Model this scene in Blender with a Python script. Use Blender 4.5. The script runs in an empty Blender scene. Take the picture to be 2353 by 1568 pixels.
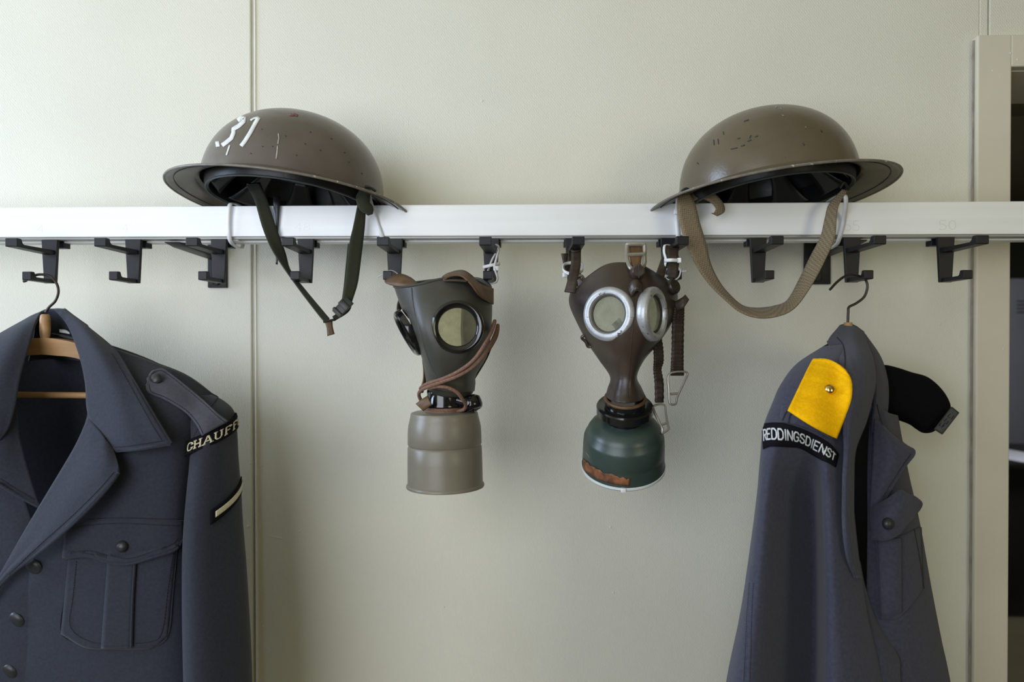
import bpy, bmesh, math, random
import numpy as np
from mathutils import Vector, Matrix
from mathutils.bvhtree import BVHTree

random.seed(7); np.random.seed(7)
SC = bpy.context.scene
COL = SC.collection

# ---------------------------------------------------------------- camera
FPX, DW, ZC = 1650.0, 1.10, 1.50          # focal length in pixels (2353 wide), distance to wall, eye height
PSI, PIT = math.atan(0.03), math.radians(-0.5)
FWD = Vector((-math.sin(PSI)*math.cos(PIT), math.cos(PSI)*math.cos(PIT), math.sin(PIT)))
RGT = Vector((math.cos(PSI), math.sin(PSI), 0))
UPV = RGT.cross(FWD)
CAMP = Vector((0, -DW, ZC))
cd = bpy.data.cameras.new('camera'); cam = bpy.data.objects.new('camera', cd); COL.objects.link(cam)
cd.sensor_width = 36; cd.lens = FPX/2353*36; cd.clip_start = 0.02
cam.matrix_world = Matrix(((RGT.x, UPV.x, -FWD.x, CAMP.x), (RGT.y, UPV.y, -FWD.y, CAMP.y), (RGT.z, UPV.z, -FWD.z, CAMP.z), (0, 0, 0, 1)))
cd.dof.use_dof = True; cd.dof.focus_distance = 0.87; cd.dof.aperture_fstop = 5.0
SC.camera = cam

# ---------------------------------------------------------------- world, light, exposure
W = bpy.data.worlds.new('world'); SC.world = W; W.use_nodes = True
W.node_tree.nodes['Background'].inputs[0].default_value = (0.75, 0.85, 1.0, 1)
W.node_tree.nodes['Background'].inputs[1].default_value = 0.05

def area(name, loc, target, sx, sy, power, col):
    l = bpy.data.lights.new(name, 'AREA'); l.shape = 'RECTANGLE'; l.size = sx; l.size_y = sy
    l.energy = power; l.color = col
    o = bpy.data.objects.new(name, l); COL.objects.link(o); o.location = loc
    o.rotation_euler = (Vector(target)-Vector(loc)).to_track_quat('-Z', 'Y').to_euler()
    return o
area('window_light_left', (-0.95, -2.0, 1.66), (-0.75, 0, 1.62), 1.5, 1.3, 31, (0.83, 0.89, 1.0))
area('window_light_side', (-2.35, -0.68, 1.95), (-0.3, -.25, 1.40), 0.9, 1.0, 38, (0.58, 0.73, 1.0))
area('window_light_right', (1.45, -2.2, 1.70), (-0.2, 0, 1.30), 0.7, 0.8, 6.5, (1.0, 0.94, 0.70))
area('fill_light_next_room', (2.6, 2.2, 2.55), (2.6, 2.4, 0), 0.6, 0.6, 16, (0.9, 0.95, 1.0))  # unseen lamp added to brighten the room beyond the doorway
SC.view_settings.view_transform = 'Standard'; SC.view_settings.look = 'None'
SC.view_settings.gamma = 1.0; SC.view_settings.use_curve_mapping = False
SC.view_settings.exposure = 0.0

# ---------------------------------------------------------------- geometry helpers
def at(px, py, Y):
    """point of the place seen at a photo pixel, at distance Y from the wall plane"""
    d = FWD + RGT*((px-1176.5)/FPX) + UPV*((784-py)/FPX)
    return CAMP + d*((Y+DW)/d.y)
def ats(pts): return np.array([at(*p)[:] for p in pts])
def pxm(Y): return FPX/(Y+DW)              # pixels per metre at depth Y

def cr(P, n, closed=False):
    """Catmull-Rom through P, n samples"""
    P = np.asarray(P, float); k = len(P)
    if k == 2 and not closed:
        t = np.linspace(0, 1, n)[:, None]; return P[0]*(1-t)+P[1]*t
    if closed:
        Q = np.vstack([P[-1:], P, P[:2]]); t = np.linspace(0, k, n, endpoint=False)
    else:
        Q = np.vstack([2*P[:1]-P[1:2], P, 2*P[-1:]-P[-2:-1]]); t = np.linspace(0, k-1, n)
    i = np.minimum(t.astype(int), (k if closed else k-1)-1); f = (t-i)[:, None]
    a, b, c, d = Q[i], Q[i+1], Q[i+2], Q[i+3]
    return 0.5*((2*b)+(-a+c)*f+(2*a-5*b+4*c-d)*f*f+(-a+3*b-3*c+d)*f**3)

def gridfaces(nu, nv, cu=False, cv=False):
    """nv rows of nu; cu: closed along u"""
    F = []
    for j in range(nv if cv else nv-1):
        for i in range(nu if cu else nu-1):
            a = j*nu+i; b = j*nu+(i+1) % nu; j2 = (j+1) % nv
            F.append((a, b, j2*nu+(i+1) % nu, j2*nu+i))
    return F
def surf(ctrl, nu=40, nv=40, cu=False):
    C = np.asarray(ctrl, float)
    A = np.array([cr(r, nu, cu) for r in C])            # rows x nu
    B = np.array([cr(A[:, i], nv) for i in range(nu)])  # nu x nv
    return B.transpose(1, 0, 2)                          # nv x nu x 3
def surfpx(rows, nu=40, nv=40, cu=False):
    return surf([ats(r) for r in rows], nu, nv, cu)
def GV(G, cu=False):
    nv, nu = G.shape[:2]
    return [tuple(v) for v in G.reshape(-1, 3)], gridfaces(nu, nv, cu)

def link(name, me, mat, parent=None, smooth=True):
    o = bpy.data.objects.new(name, me); COL.objects.link(o)
    if mat is not None: me.materials.append(mat)
    if smooth:
        me.polygons.foreach_set('use_smooth', [True]*len(me.polygons))
        if hasattr(me, 'set_sharp_from_angle'): me.set_sharp_from_angle(angle=math.radians(38))
    if parent is not None:
        o.parent = parent
        if parent.type == 'EMPTY': o.matrix_parent_inverse = Matrix.Translation(-Vector(parent.location))
    return o
REG = {}
def mk(name, V, F, mat, parent=None, smooth=True, thick=0, off=-1, sub=0, recalc=False, kind=None):
    me = bpy.data.meshes.new(name); me.from_pydata([tuple(map(float, v)) for v in V], [], [tuple(f) for f in F]); me.update()
    if recalc:
        bm = bmesh.new(); bm.from_mesh(me); bmesh.ops.recalc_face_normals(bm, faces=bm.faces); bm.to_mesh(me); bm.free()
    o = link(name, me, mat, parent, smooth)
    if thick:
        m = o.modifiers.new('t', 'SOLIDIFY'); m.thickness = thick; m.offset = off
    if sub:
        m = o.modifiers.new('s', 'SUBSURF'); m.levels = sub; m.render_levels = sub
    if kind: o['kind'] = kind
    return o
def thing(name, label, cat, loc=(0, 0, 0), group=None):
    o = bpy.data.objects.new(name, None); COL.objects.link(o); o.location = loc; o.empty_display_size = .02
    o['label'] = label; o['category'] = cat
    if group: o['group'] = group
    return o
def tag(o, label, cat, group=None):
    o['label'] = label; o['category'] = cat
    if group: o['group'] = group
    return o
def struct(o, label=None):
    o['kind'] = 'structure'
    if label: o['label'] = label
    return o

def box(c, s, bev=0.0, seg=2):
    bm = bmesh.new(); bmesh.ops.create_cube(bm, size=1)
    for v in bm.verts: v.co = Vector((v.co.x*s[0], v.co.y*s[1], v.co.z*s[2]))
    if bev: bmesh.ops.bevel(bm, geom=bm.edges[:], offset=bev, segments=seg, profile=.5, affect='EDGES')
    for v in bm.verts: v.co += Vector(c)
    bm.verts.index_update()
    V = [tuple(v.co) for v in bm.verts]; F = [[v.index for v in f.verts] for f in bm.faces]; bm.free()
    return V, F
def prism(poly, h, bev=0.0, M=None):
    """poly: list of (x,z) in local XZ, extruded along local Y by h (centred)"""
    bm = bmesh.new()
    vs = [bm.verts.new((p[0], -h/2, p[1])) for p in poly]
    f = bm.faces.new(vs); r = bmesh.ops.extrude_face_region(bm, geom=[f])
    for e in r['geom']:
        if isinstance(e, bmesh.types.BMVert): e.co.y += h
    bmesh.ops.recalc_face_normals(bm, faces=bm.faces)
    if bev: bmesh.ops.bevel(bm, geom=bm.edges[:], offset=bev, segments=2, profile=.5, affect='EDGES', clamp_overlap=True)
    if M is not None: bmesh.ops.transform(bm, matrix=M, verts=bm.verts)
    bm.verts.index_update()
    V = [tuple(v.co) for v in bm.verts]; F = [[v.index for v in f.verts] for f in bm.faces]; bm.free()
    return V, F
def join(*vf):
    V, F = [], []
    for v, f in vf:
        n = len(V); V += list(v); F += [tuple(i+n for i in q) for q in f]
    return V, F
def xf(vf, M):
    return [tuple(M @ Vector(v)) for v in vf[0]], vf[1]
def frame(c, z, xh=(1, 0, 0)):
    z = Vector(z).normalized(); x = Vector(xh); x = (x-z*x.dot(z)).normalized(); y = z.cross(x)
    return Matrix(((x.x, y.x, z.x, c[0]), (x.y, y.y, z.y, c[1]), (x.z, y.z, z.z, c[2]), (0, 0, 0, 1)))
def lathe(prof, seg=48, M=None, sx=1, sy=1, closed=False):
    V, F = [], []; n = len(prof)
    for r, z in prof:
        for k in range(seg):
            a = 2*math.pi*k/seg; V.append((r*sx*math.cos(a), r*sy*math.sin(a), z))
    for j in range(n if closed else n-1):
        j2 = (j+1) % n
        for k in range(seg):
            k2 = (k+1) % seg; F.append((j*seg+k, j*seg+k2, j2*seg+k2, j2*seg+k))
    if not closed:
        if prof[0][0] > 1e-6: F.append(tuple(range(seg))[::-1])
        if prof[-1][0] > 1e-6: F.append(tuple((n-1)*seg+k for k in range(seg)))
    if M is not None: return xf((V, F), M)
    return V, F
def tubev(P, r, seg=10, n=None, closed=False, caps=True, ab=None, up=None):
    """swept tube; r scalar or per control list; ab=(a,b) flattens the section (a along 'up x t')"""
    P = np.asarray([tuple(p) for p in P], float); n = n or max(2, len(P)*8)
    if closed: Q = cr(P, n, True)
    elif len(P) == 2 and n == 2: Q = P
    else: Q = cr(P, n)
    rr = np.full(n, r) if np.isscalar(r) else np.interp(np.linspace(0, 1, n), np.linspace(0, 1, len(r)), r)
    T = np.gradient(Q, axis=0) if not closed else np.roll(Q, -1, 0)-np.roll(Q, 1, 0)
    T /= np.linalg.norm(T, axis=1)[:, None]+1e-12
    u = np.array(up if up is not None else ((0, 0, 1) if abs(T[0][2]) < .9 else (0, 1, 0)), float)
    V = []
    for i in range(n):
        u = u-T[i]*np.dot(u, T[i]); u /= np.linalg.norm(u)+1e-12; w = np.cross(T[i], u)
        for k in range(seg):
            a = 2*math.pi*k/seg; ca, sa = math.cos(a), math.sin(a)
            if ab: ca *= ab[0]; sa *= ab[1]
            V.append(tuple(Q[i]+rr[i]*(w*ca+u*sa)))
    F = []
    for j in range(n if closed else n-1):
        j2 = (j+1) % n
        for k in range(seg):
            k2 = (k+1) % seg; F.append((j*seg+k, j*seg+k2, j2*seg+k2, j2*seg+k))
    if caps and not closed:
        F.append(tuple(range(seg))[::-1]); F.append(tuple((n-1)*seg+k for k in range(seg)))
    return V, F
def ribbon2(A, B, n=40, m=4):
    """strip between two edge curves given as control points"""
    A = cr(np.array([tuple(p) for p in A]), n); B = cr(np.array([tuple(p) for p in B]), n)
    G = np.array([[A[i]*(1-t)+B[i]*t for t in np.linspace(0, 1, m)] for i in range(n)])
    return GV(G)
def strap(P, wd, width, n=40, m=3):
    """flat strip along P, width direction per control point"""
    P = np.array([tuple(p) for p in P]); D = np.array([tuple(Vector(d).normalized()) for d in wd])
    w = np.full(len(P), width) if np.isscalar(width) else np.array(width)
    return ribbon2(P-D*w[:, None]/2, P+D*w[:, None]/2, n, m)

class Surf:
    """front-most surface seen along a photo pixel (used to lay pockets, badges, seams onto cloth)"""
    def __init__(self, *vfs):
        V, F = join(*vfs); self.t = BVHTree.FromPolygons([Vector(v) for v in V], [list(f) for f in F])
    def __call__(self, px, py, off=0.001, c=None):
        for k in range(30):
            d = (FWD + RGT*((px-1176.5)/FPX) + UPV*((784-py)/FPX)).normalized()
            h = self.t.ray_cast(CAMP, d)
            if h[0] is not None:
                nrm = h[1] if h[1].dot(d) < 0 else -h[1]
                nrm = (nrm*0.6-d*0.4).normalized()
                return h[0]+nrm*off
            if c is None: break
            px += (c[0]-px)*.06; py += (c[1]-py)*.06
        return None
def coons(top, bot, nu, nv):
    """pixel grid between two pixel edge curves"""
    A = cr(np.array(top, float), nu); B = cr(np.array(bot, float), nu)
    return [[tuple(A[i]*(1-t)+B[i]*t) for i in range(nu)] for t in np.linspace(0, 1, nv)]
def decal(S, pxgrid, off):
    c = np.mean(np.array(pxgrid).reshape(-1, 2), axis=0)
    G = np.array([[tuple(S(x, y, off, c)) for x, y in r] for r in pxgrid])
    return GV(G)
def decalline(S, pts, r, off=0.0003, n=40, seg=6):
    Q = cr(np.array(pts, float), n); c = Q.mean(0)
    P = [S(x, y, off, c) for x, y in Q]; P = [p for p in P if p is not None]
    return tubev(P, r, seg, n=len(P))
def stitches(S, pts, r, n, off=.0004, duty=.6):
    """row of short thread dashes"""
    Q = cr(np.array(pts, float), n*4+1); c = Q.mean(0); out = []
    for i in range(n):
        a, b = S(*Q[i*4], off, c), S(*Q[min(i*4+int(4*duty)+1, len(Q)-1)], off, c)
        if a is None or b is None or (b-a).length < 1e-5: continue
        out.append(tubev([a, b], r, 5, n=2))
    return join(*out)

GLY = {
 'R': [[(0,0),(0,1),(.45,1),(.6,.85),(.6,.65),(.45,.5),(0,.5)],[(.28,.5),(.62,0)]],
 'E': [[(.58,0),(0,0),(0,1),(.58,1)],[(0,.52),(.45,.52)]],
 'D': [[(0,0),(0,1),(.38,1),(.6,.75),(.6,.25),(.38,0),(0,0)]],
 'I': [[(.1,0),(.1,1)]],
 'N': [[(0,0),(0,1),(.6,0),(.6,1)]],
 'G': [[(.6,.8),(.45,1),(.15,1),(0,.75),(0,.25),(.15,0),(.45,0),(.6,.2),(.6,.48),(.35,.48)]],
 'S': [[(.58,.82),(.42,1),(.15,1),(0,.85),(.03,.65),(.55,.4),(.6,.18),(.45,0),(.15,0),(0,.18)]],
 'T': [[(0,1),(.6,1)],[(.3,1),(.3,0)]],
 'C': [[(.62,.75),(.62,.9),(.42,1),(.15,1),(0,.75),(0,.25),(.15,0),(.42,0),(.62,.14),(.62,.28)]],
 'H': [[(.05,0),(.05,1)],[(.55,0),(.55,1)],[(.05,.5),(.55,.5)]],
 'A': [[(0,0),(.28,1),(.34,1),(.62,0)],[(.12,.35),(.5,.35)]],
 'U': [[(.05,1),(.05,.25),(.18,0),(.42,0),(.55,.25),(.55,1)]],
 'F': [[(.08,0),(.08,1),(.58,1),(.58,.86)],[(.08,.52),(.42,.52)]],
 '5': [[(.58,1),(.08,1),(.04,.55),(.35,.6),(.58,.42),(.58,.18),(.4,0),(.15,0),(0,.12)]],
 '0': [[(.3,1),(.08,.85),(0,.5),(.08,.15),(.3,0),(.52,.15),(.6,.5),(.52,.85),(.3,1)]],
 '4': [[(.45,0),(.45,1),(0,.3),(.6,.3)]],
 '8': [[(.3,1),(.08,.88),(.08,.64),(.3,.52),(.52,.64),(.52,.88),(.3,1)],[(.3,.52),(.03,.4),(.03,.14),(.3,0),(.57,.14),(.57,.4),(.3,.52)]],
}
def strokes(lines, w, fn, step=.08, serif=0):
    """ribbons of width w along 2-D polylines, mapped by fn(x,y)->point"""
    out = []
    for L in lines:
        LL = [L]
        if serif:
            for p, q in ((L[0], L[1]), (L[-1], L[-2])):
                if abs(p[0]-q[0]) < .35*abs(p[1]-q[1]): LL.append([(p[0]-serif, p[1]), (p[0]+serif, p[1])])
        for K in LL:
            pts = []
            for a, b in zip(K[:-1], K[1:]):
                n = max(1, int(math.dist(a, b)/step))
                pts += [(a[0]+(b[0]-a[0])*i/n, a[1]+(b[1]-a[1])*i/n) for i in range(n)]
            pts.append(K[-1]); Q = np.array(pts, float)
            T = np.gradient(Q, axis=0); T /= np.linalg.norm(T, axis=1)[:, None]+1e-9
            N = np.stack([-T[:, 1], T[:, 0]], 1)*w/2
            if len(Q) < 2: continue
            Q[0] -= T[0]*w*.3; Q[-1] += T[-1]*w*.3
            V = []; ok = True
            for q, nn in zip(Q, N):
                for s in (-1, 0, 1):
                    p = fn(q[0]+s*nn[0], q[1]+s*nn[1])
                    if p is None: ok = False; break
                    V.append(tuple(p))
            if ok: out.append((V, gridfaces(3, len(Q))))
    return join(*out) if out else ([], [])
def text(s, fn, w=.15, gap=.25, serif=0, h=1.0):
    x = 0; ls = []
    for ch in s:
        g = GLY[ch]; wd = .2 if ch == 'I' else .62
        ls += [[(x+a, b*h) for a, b in L] for L in g]; x += wd+gap
    tot = x-gap
    return strokes(ls, w, lambda a, b: fn(a/tot, b), serif=serif), tot

# ---------------------------------------------------------------- materials
def mat(name, col, rough=.6, metal=0, var=0., vs=30, col2=None, bump=0., bs=300, spec=.5, coat=0, sheen=0, speck=None, ss=120, sth=.68, stretch=(1, 1, 1), bdist=.001, sss=0):
    m = bpy.data.materials.new(name); m.use_nodes = True
    nt = m.node_tree; N = nt.nodes; L = nt.links; b = N['Principled BSDF']
    b.inputs['Base Color'].default_value = (*col, 1); b.inputs['Roughness'].default_value = rough
    b.inputs['Metallic'].default_value = metal; b.inputs['Specular IOR Level'].default_value = spec
    b.inputs['Coat Weight'].default_value = coat; b.inputs['Sheen Weight'].default_value = sheen
    b.inputs['Sheen Roughness'].default_value = .5
    if sss: b.inputs['Subsurface Weight'].default_value = sss; b.inputs['Subsurface Scale'].default_value = .004
    tc = N.new('ShaderNodeTexCoord'); mp = N.new('ShaderNodeMapping'); mp.inputs['Scale'].default_value = stretch
    L.new(tc.outputs['Object'], mp.inputs[0])
    last = None
    if var or col2:
        n = N.new('ShaderNodeTexNoise'); n.inputs['Scale'].default_value = vs; n.inputs['Detail'].default_value = 5
        L.new(mp.outputs[0], n.inputs['Vector'])
        r = N.new('ShaderNodeValToRGB'); r.color_ramp.elements[0].position = .32; r.color_ramp.elements[1].position = .68
        c2 = col2 or tuple(c*(1+var) for c in col); c1 = col if col2 else tuple(c*(1-var) for c in col)
        r.color_ramp.elements[0].color = (*c1, 1); r.color_ramp.elements[1].color = (*c2, 1)
        L.new(n.outputs[0], r.inputs[0]); last = r.outputs[0]
    if speck:
        n = N.new('ShaderNodeTexNoise'); n.inputs['Scale'].default_value = ss; n.inputs['Detail'].default_value = 3
        L.new(mp.outputs[0], n.inputs['Vector'])
        r = N.new('ShaderNodeValToRGB'); r.color_ramp.elements[0].position = sth; r.color_ramp.elements[1].position = sth+.05
        L.new(n.outputs[0], r.inputs[0])
        x = N.new('ShaderNodeMix'); x.data_type = 'RGBA'; L.new(r.outputs[0], x.inputs[0])
        if last: L.new(last, x.inputs[6])
        else: x.inputs[6].default_value = (*col, 1)
        x.inputs[7].default_value = (*speck, 1); last = x.outputs[2]
    if last: L.new(last, b.inputs['Base Color'])
    if bump:
        n = N.new('ShaderNodeTexNoise'); n.inputs['Scale'].default_value = bs; n.inputs['Detail'].default_value = 4
        L.new(mp.outputs[0], n.inputs['Vector'])
        bp = N.new('ShaderNodeBump'); bp.inputs['Strength'].default_value = bump; bp.inputs['Distance'].default_value = bdist
        L.new(n.outputs[0], bp.inputs['Height']); L.new(bp.outputs[0], b.inputs['Normal'])
    return m
def wallmat(name, col, amp=.24):
    """painted glass-fibre wallpaper: fine diagonal rib with irregular grain"""
    m = mat(name, col, rough=.55, var=.025, vs=5, spec=.35); nt = m.node_tree; N = nt.nodes; L = nt.links; b = N['Principled BSDF']
    tc = N.new('ShaderNodeTexCoord'); hs = []
    for rot, sc in ((math.radians(40), 330), (math.radians(-8), 420)):
        mp = N.new('ShaderNodeMapping'); mp.inputs['Rotation'].default_value = (0, rot, 0); L.new(tc.outputs['Object'], mp.inputs[0])
        w = N.new('ShaderNodeTexWave'); w.inputs['Scale'].default_value = sc*.31; w.inputs['Distortion'].default_value = 5; w.inputs['Detail'].default_value = 3; w.inputs['Detail Scale'].default_value = .6
        L.new(mp.outputs[0], w.inputs[0]); hs.append(w.outputs['Fac'])
    n = N.new('ShaderNodeTexNoise'); n.inputs['Scale'].default_value = 260; n.inputs['Detail'].default_value = 4; L.new(tc.outputs['Object'], n.inputs['Vector'])
    a = N.new('ShaderNodeMath'); a.operation = 'ADD'; L.new(hs[0], a.inputs[0]); L.new(hs[1], a.inputs[1])
    a2 = N.new('ShaderNodeMath'); a2.operation = 'MULTIPLY_ADD'; L.new(n.outputs[0], a2.inputs[0]); a2.inputs[1].default_value = 2.2; L.new(a.outputs[0], a2.inputs[2])
    bp = N.new('ShaderNodeBump'); bp.inputs['Strength'].default_value = amp; bp.inputs['Distance'].default_value = .0007
    L.new(a2.outputs[0], bp.inputs['Height']); L.new(bp.outputs[0], b.inputs['Normal'])
    return m
def weave(name, col, col2, scale, rot=0.0, bump=.6, rough=.85):
    m = mat(name, col, rough=rough, spec=.2, sheen=.15); nt = m.node_tree; N = nt.nodes; L = nt.links; b = N['Principled BSDF']
    tc = N.new('ShaderNodeTexCoord'); mp = N.new('ShaderNodeMapping'); mp.inputs['Rotation'].default_value = (0, rot, 0); L.new(tc.outputs['Object'], mp.inputs[0])
    c = N.new('ShaderNodeTexChecker'); c.inputs['Scale'].default_value = scale; c.inputs[1].default_value = (*col, 1); c.inputs[2].default_value = (*col2, 1)
    n = N.new('ShaderNodeTexNoise'); n.inputs['Scale'].default_value = scale*.5; L.new(tc.outputs['Object'], n.inputs['Vector'])
    L.new(mp.outputs[0], c.inputs[0])
    x = N.new('ShaderNodeMix'); x.data_type = 'RGBA'; L.new(n.outputs[0], x.inputs[0]); L.new(c.outputs[0], x.inputs[6]); x.inputs[7].default_value = (*[(p+q)/2 for p, q in zip(col, col2)], 1)
    L.new(x.outputs[2], b.inputs['Base Color'])
    bp = N.new('ShaderNodeBump'); bp.inputs['Strength'].default_value = bump; bp.inputs['Distance'].default_value = .0006
    L.new(c.outputs[1], bp.inputs['Height']); L.new(bp.outputs[0], b.inputs['Normal'])
    return m
def glassmat(name, tint, dirt, fac):
    m = bpy.data.materials.new(name); m.use_nodes = True; nt = m.node_tree; N = nt.nodes; L = nt.links
    N.remove(N['Principled BSDF']); out = N['Material Output']
    t = N.new('ShaderNodeBsdfTransparent'); t.inputs[0].default_value = (*tint, 1)
    p = N.new('ShaderNodeBsdfPrincipled'); p.inputs['Base Color'].default_value = (*dirt, 1); p.inputs['Roughness'].default_value = .12
    n = N.new('ShaderNodeTexNoise'); n.inputs['Scale'].default_value = 90; n.inputs['Detail'].default_value = 6
    tc = N.new('ShaderNodeTexCoord'); L.new(tc.outputs['Object'], n.inputs['Vector'])
    r = N.new('ShaderNodeMapRange'); r.inputs[1].default_value = .35; r.inputs[2].default_value = .75; r.inputs[3].default_value = fac*.5; r.inputs[4].default_value = fac*1.6
    L.new(n.outputs[0], r.inputs[0])
    x = N.new('ShaderNodeMixShader'); L.new(r.outputs[0], x.inputs[0]); L.new(t.outputs[0], x.inputs[1]); L.new(p.outputs[0], x.inputs[2]); L.new(x.outputs[0], out.inputs[0])
    return m
def woodmat(name, c1, c2):
    m = mat(name, c1, rough=.42, col2=c2, vs=55, stretch=(.12, 1, 1.6), spec=.4, bump=.15, bs=200)
    return m

M_WALL = wallmat('painted_wallpaper', (.745, .725, .615))
M_TRIM = mat('door_frame_paint', (.68, .635, .51), .45, var=.04, vs=8, bump=.12, bs=60, speck=(.75, .75, .72), ss=60, sth=.79)
M_GROOVE = mat('joint_filler', (.50, .48, .38), .7, var=.06, vs=40, bump=.4, bs=120)
M_ALU = mat('satin_aluminium', (.82, .83, .82), .45, metal=.15, var=.02, vs=40, stretch=(.05, 1, 3), bump=.05, bs=500, spec=.5)
M_ALU2 = mat('aluminium_groove', (.35, .35, .33), .5, metal=.6)
M_STAMP = mat('stamped_digits', (.66, .67, .65), .5, metal=.5)
M_HOOK = mat('black_plastic', (.009, .009, .011), .46, bump=.12, bs=900, spec=.32)
M_BRK = mat('black_bracket_steel', (.010, .010, .011), .5, spec=.4)
M_HEL1 = mat('helmet_paint_khaki_grey', (.115, .096, .080), .25, var=.10, vs=22, bump=.12, bs=420, speck=(.05, .043, .035), ss=150, sth=.72, spec=.5)
M_HEL2 = mat('helmet_paint_khaki_brown', (.118, .093, .060), .26, var=.12, vs=18, bump=.14, bs=380, speck=(.045, .036, .028), ss=110, sth=.73, spec=.5)
M_RIM = mat('worn_helmet_rim', (.17, .15, .12), .45, var=.2, vs=80, speck=(.5, .48, .42), ss=140, sth=.64)
M_LINER = mat('black_oilcloth_liner', (.008, .008, .009), .38, bump=.2, bs=150)
M_LINE2 = mat('grey_green_liner_edge', (.045, .055, .052), .5)
M_WHITEP = mat('white_brush_paint', (.72, .73, .72), .55, var=.12, vs=120)
M_DRIP = mat('pale_paint_streak', (.36, .34, .27), .6, var=.2, vs=150)
M_REDP = mat('faded_red_paint', (.20, .075, .06), .6, var=.3, vs=150)
M_CHIP = mat('dark_paint_chip', (.035, .033, .034), .6)
M_GWEB = weave('olive_webbing', (.050, .052, .030), (.028, .030, .018), 900)
M_TWEB = weave('tan_webbing', (.36, .285, .175), (.10, .073, .043), 620, rot=math.radians(45))
M_LEA = mat('brown_leather', (.115, .062, .027), .55, var=.25, vs=60, bump=.3, bs=250)
M_DLEA = mat('dark_brown_rubberised_strap', (.040, .027, .018), .55, var=.3, vs=60, bump=.35, bs=220, stretch=(1, 1, 3))
M_BUCK = mat('dark_buckle_metal', (.025, .026, .022), .4, metal=.3)
M_TIE = mat('clear_white_nylon', (.78, .78, .78), .35, spec=.5, sss=.25)
M_RUB1 = mat('grey_green_rubber', (.050, .048, .038), .46, var=.14, vs=30, bump=.15, bs=260, spec=.5)
M_BAK = mat('black_bakelite', (.006, .006, .007), .16, spec=.6, coat=.3)
M_CAN1 = mat('khaki_canister_paint', (.185, .165, .122), .36, var=.07, vs=20, bump=.06, bs=300, speck=(.05, .045, .035), ss=100, sth=.75)
M_CORD = mat('pinkish_brown_cord', (.20, .105, .070), .8, var=.25, vs=500, bump=.6, bs=900)
M_RUB2 = mat('brown_black_rubber', (.016, .012, .011), .36, col2=(.055, .037, .025), vs=13, bump=.2, bs=240, spec=.5)
M_STEEL = mat('dull_zinc_ring', (.46, .47, .48), .40, metal=.55, var=.18, vs=60, speck=(.12, .11, .10), ss=220, sth=.66, bump=.2, bs=300)
M_STEEL2 = mat('dull_steel_buckle', (.34, .32, .27), .42, metal=.6, var=.2, vs=70)
M_CAN2 = mat('dark_green_canister_paint', (.036, .056, .047), .34, var=.14, vs=22, bump=.08, bs=300, speck=(.10, .11, .10), ss=160, sth=.74)
M_RUST = mat('torn_orange_brown_label', (.05, .022, .012), .7, col2=(.33, .12, .045), vs=110, bump=.4, bs=200)
M_LENS1 = glassmat('amber_lens', (.83, .82, .68), (.25, .22, .14), .20)
M_LENS2 = glassmat('clouded_lens', (.80, .82, .72), (.40, .40, .34), .30)
M_CLO1 = mat('blue_grey_wool', (.031, .034, .048), .88, var=.12, vs=300, bump=.35, bs=1100, spec=.15, sheen=.12, bdist=.0008)
M_CLO2 = mat('dark_blue_grey_wool', (.052, .053, .077), .88, var=.14, vs=260, bump=.35, bs=1100, spec=.15, sheen=.12, bdist=.0008)
M_EPA = mat('lit_blue_grey_cloth', (.078, .079, .104), .85, var=.10, vs=240, bump=.35, bs=700, spec=.2, sheen=.2)  # colour lightened for the light falling on the upturned epaulette
M_LIN = mat('jacket_lining', (.040, .042, .052), .85, var=.1, vs=200, bump=.25, bs=900, spec=.2)
M_STI = mat('dark_thread', (.018, .019, .024), .9)
M_BTN = mat('dark_grey_button', (.022, .023, .026), .42, spec=.5)
M_BLKF = mat('black_felt_badge', (.008, .007, .010), .95, bump=.5, bs=900, spec=.1)
M_CREAM = mat('cream_embroidery', (.66, .60, .42), .8, bump=.5, bs=1500, var=.1, vs=400)
M_SILV = mat('silver_white_embroidery', (.68, .70, .70), .75, bump=.5, bs=1500, var=.08, vs=500)
M_YEL = mat('yellow_felt', (.95, .50, .004), .92, var=.08, vs=350, bump=.5, bs=700, spec=.08, sheen=.0)
M_BRASS = mat('polished_brass', (.75, .55, .22), .16, metal=1)
M_BERET = mat('black_wool_felt', (.006, .006, .008), .97, bump=.4, bs=600, spec=.08)
M_GREYB = mat('grey_cloth_badge', (.075, .075, .068), .85, var=.15, vs=200, bump=.4, bs=600)
M_NAVY = mat('navy_thread', (.02, .02, .05), .9)
M_WOOD = woodmat('beech_wood', (.36, .20, .085), (.47, .28, .13))
M_WIRE = mat('rusty_brown_wire', (.045, .032, .028), .4, metal=.6, var=.3, vs=120)
M_WIRE2 = mat('dark_steel_wire', (.050, .044, .036), .4, metal=.6)
M_FLOOR = mat('yellow_bounce_floor', (.17, .14, .075), .5, var=.08, vs=6)  # yellowed so that light bounced off the floor warms the shadows
M_CEIL = mat('yellow_bounce_ceiling_paint', (.62, .56, .36), .8)  # yellow put into the ceiling colour to warm the bounced light
M_ROOM = mat('yellow_bounce_room_paint', (.50, .42, .19), .8)  # walls out of view, tinted yellow to colour the ambient bounce
M_DARKW = mat('dim_room_paint', (.10, .095, .07), .8)

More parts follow.
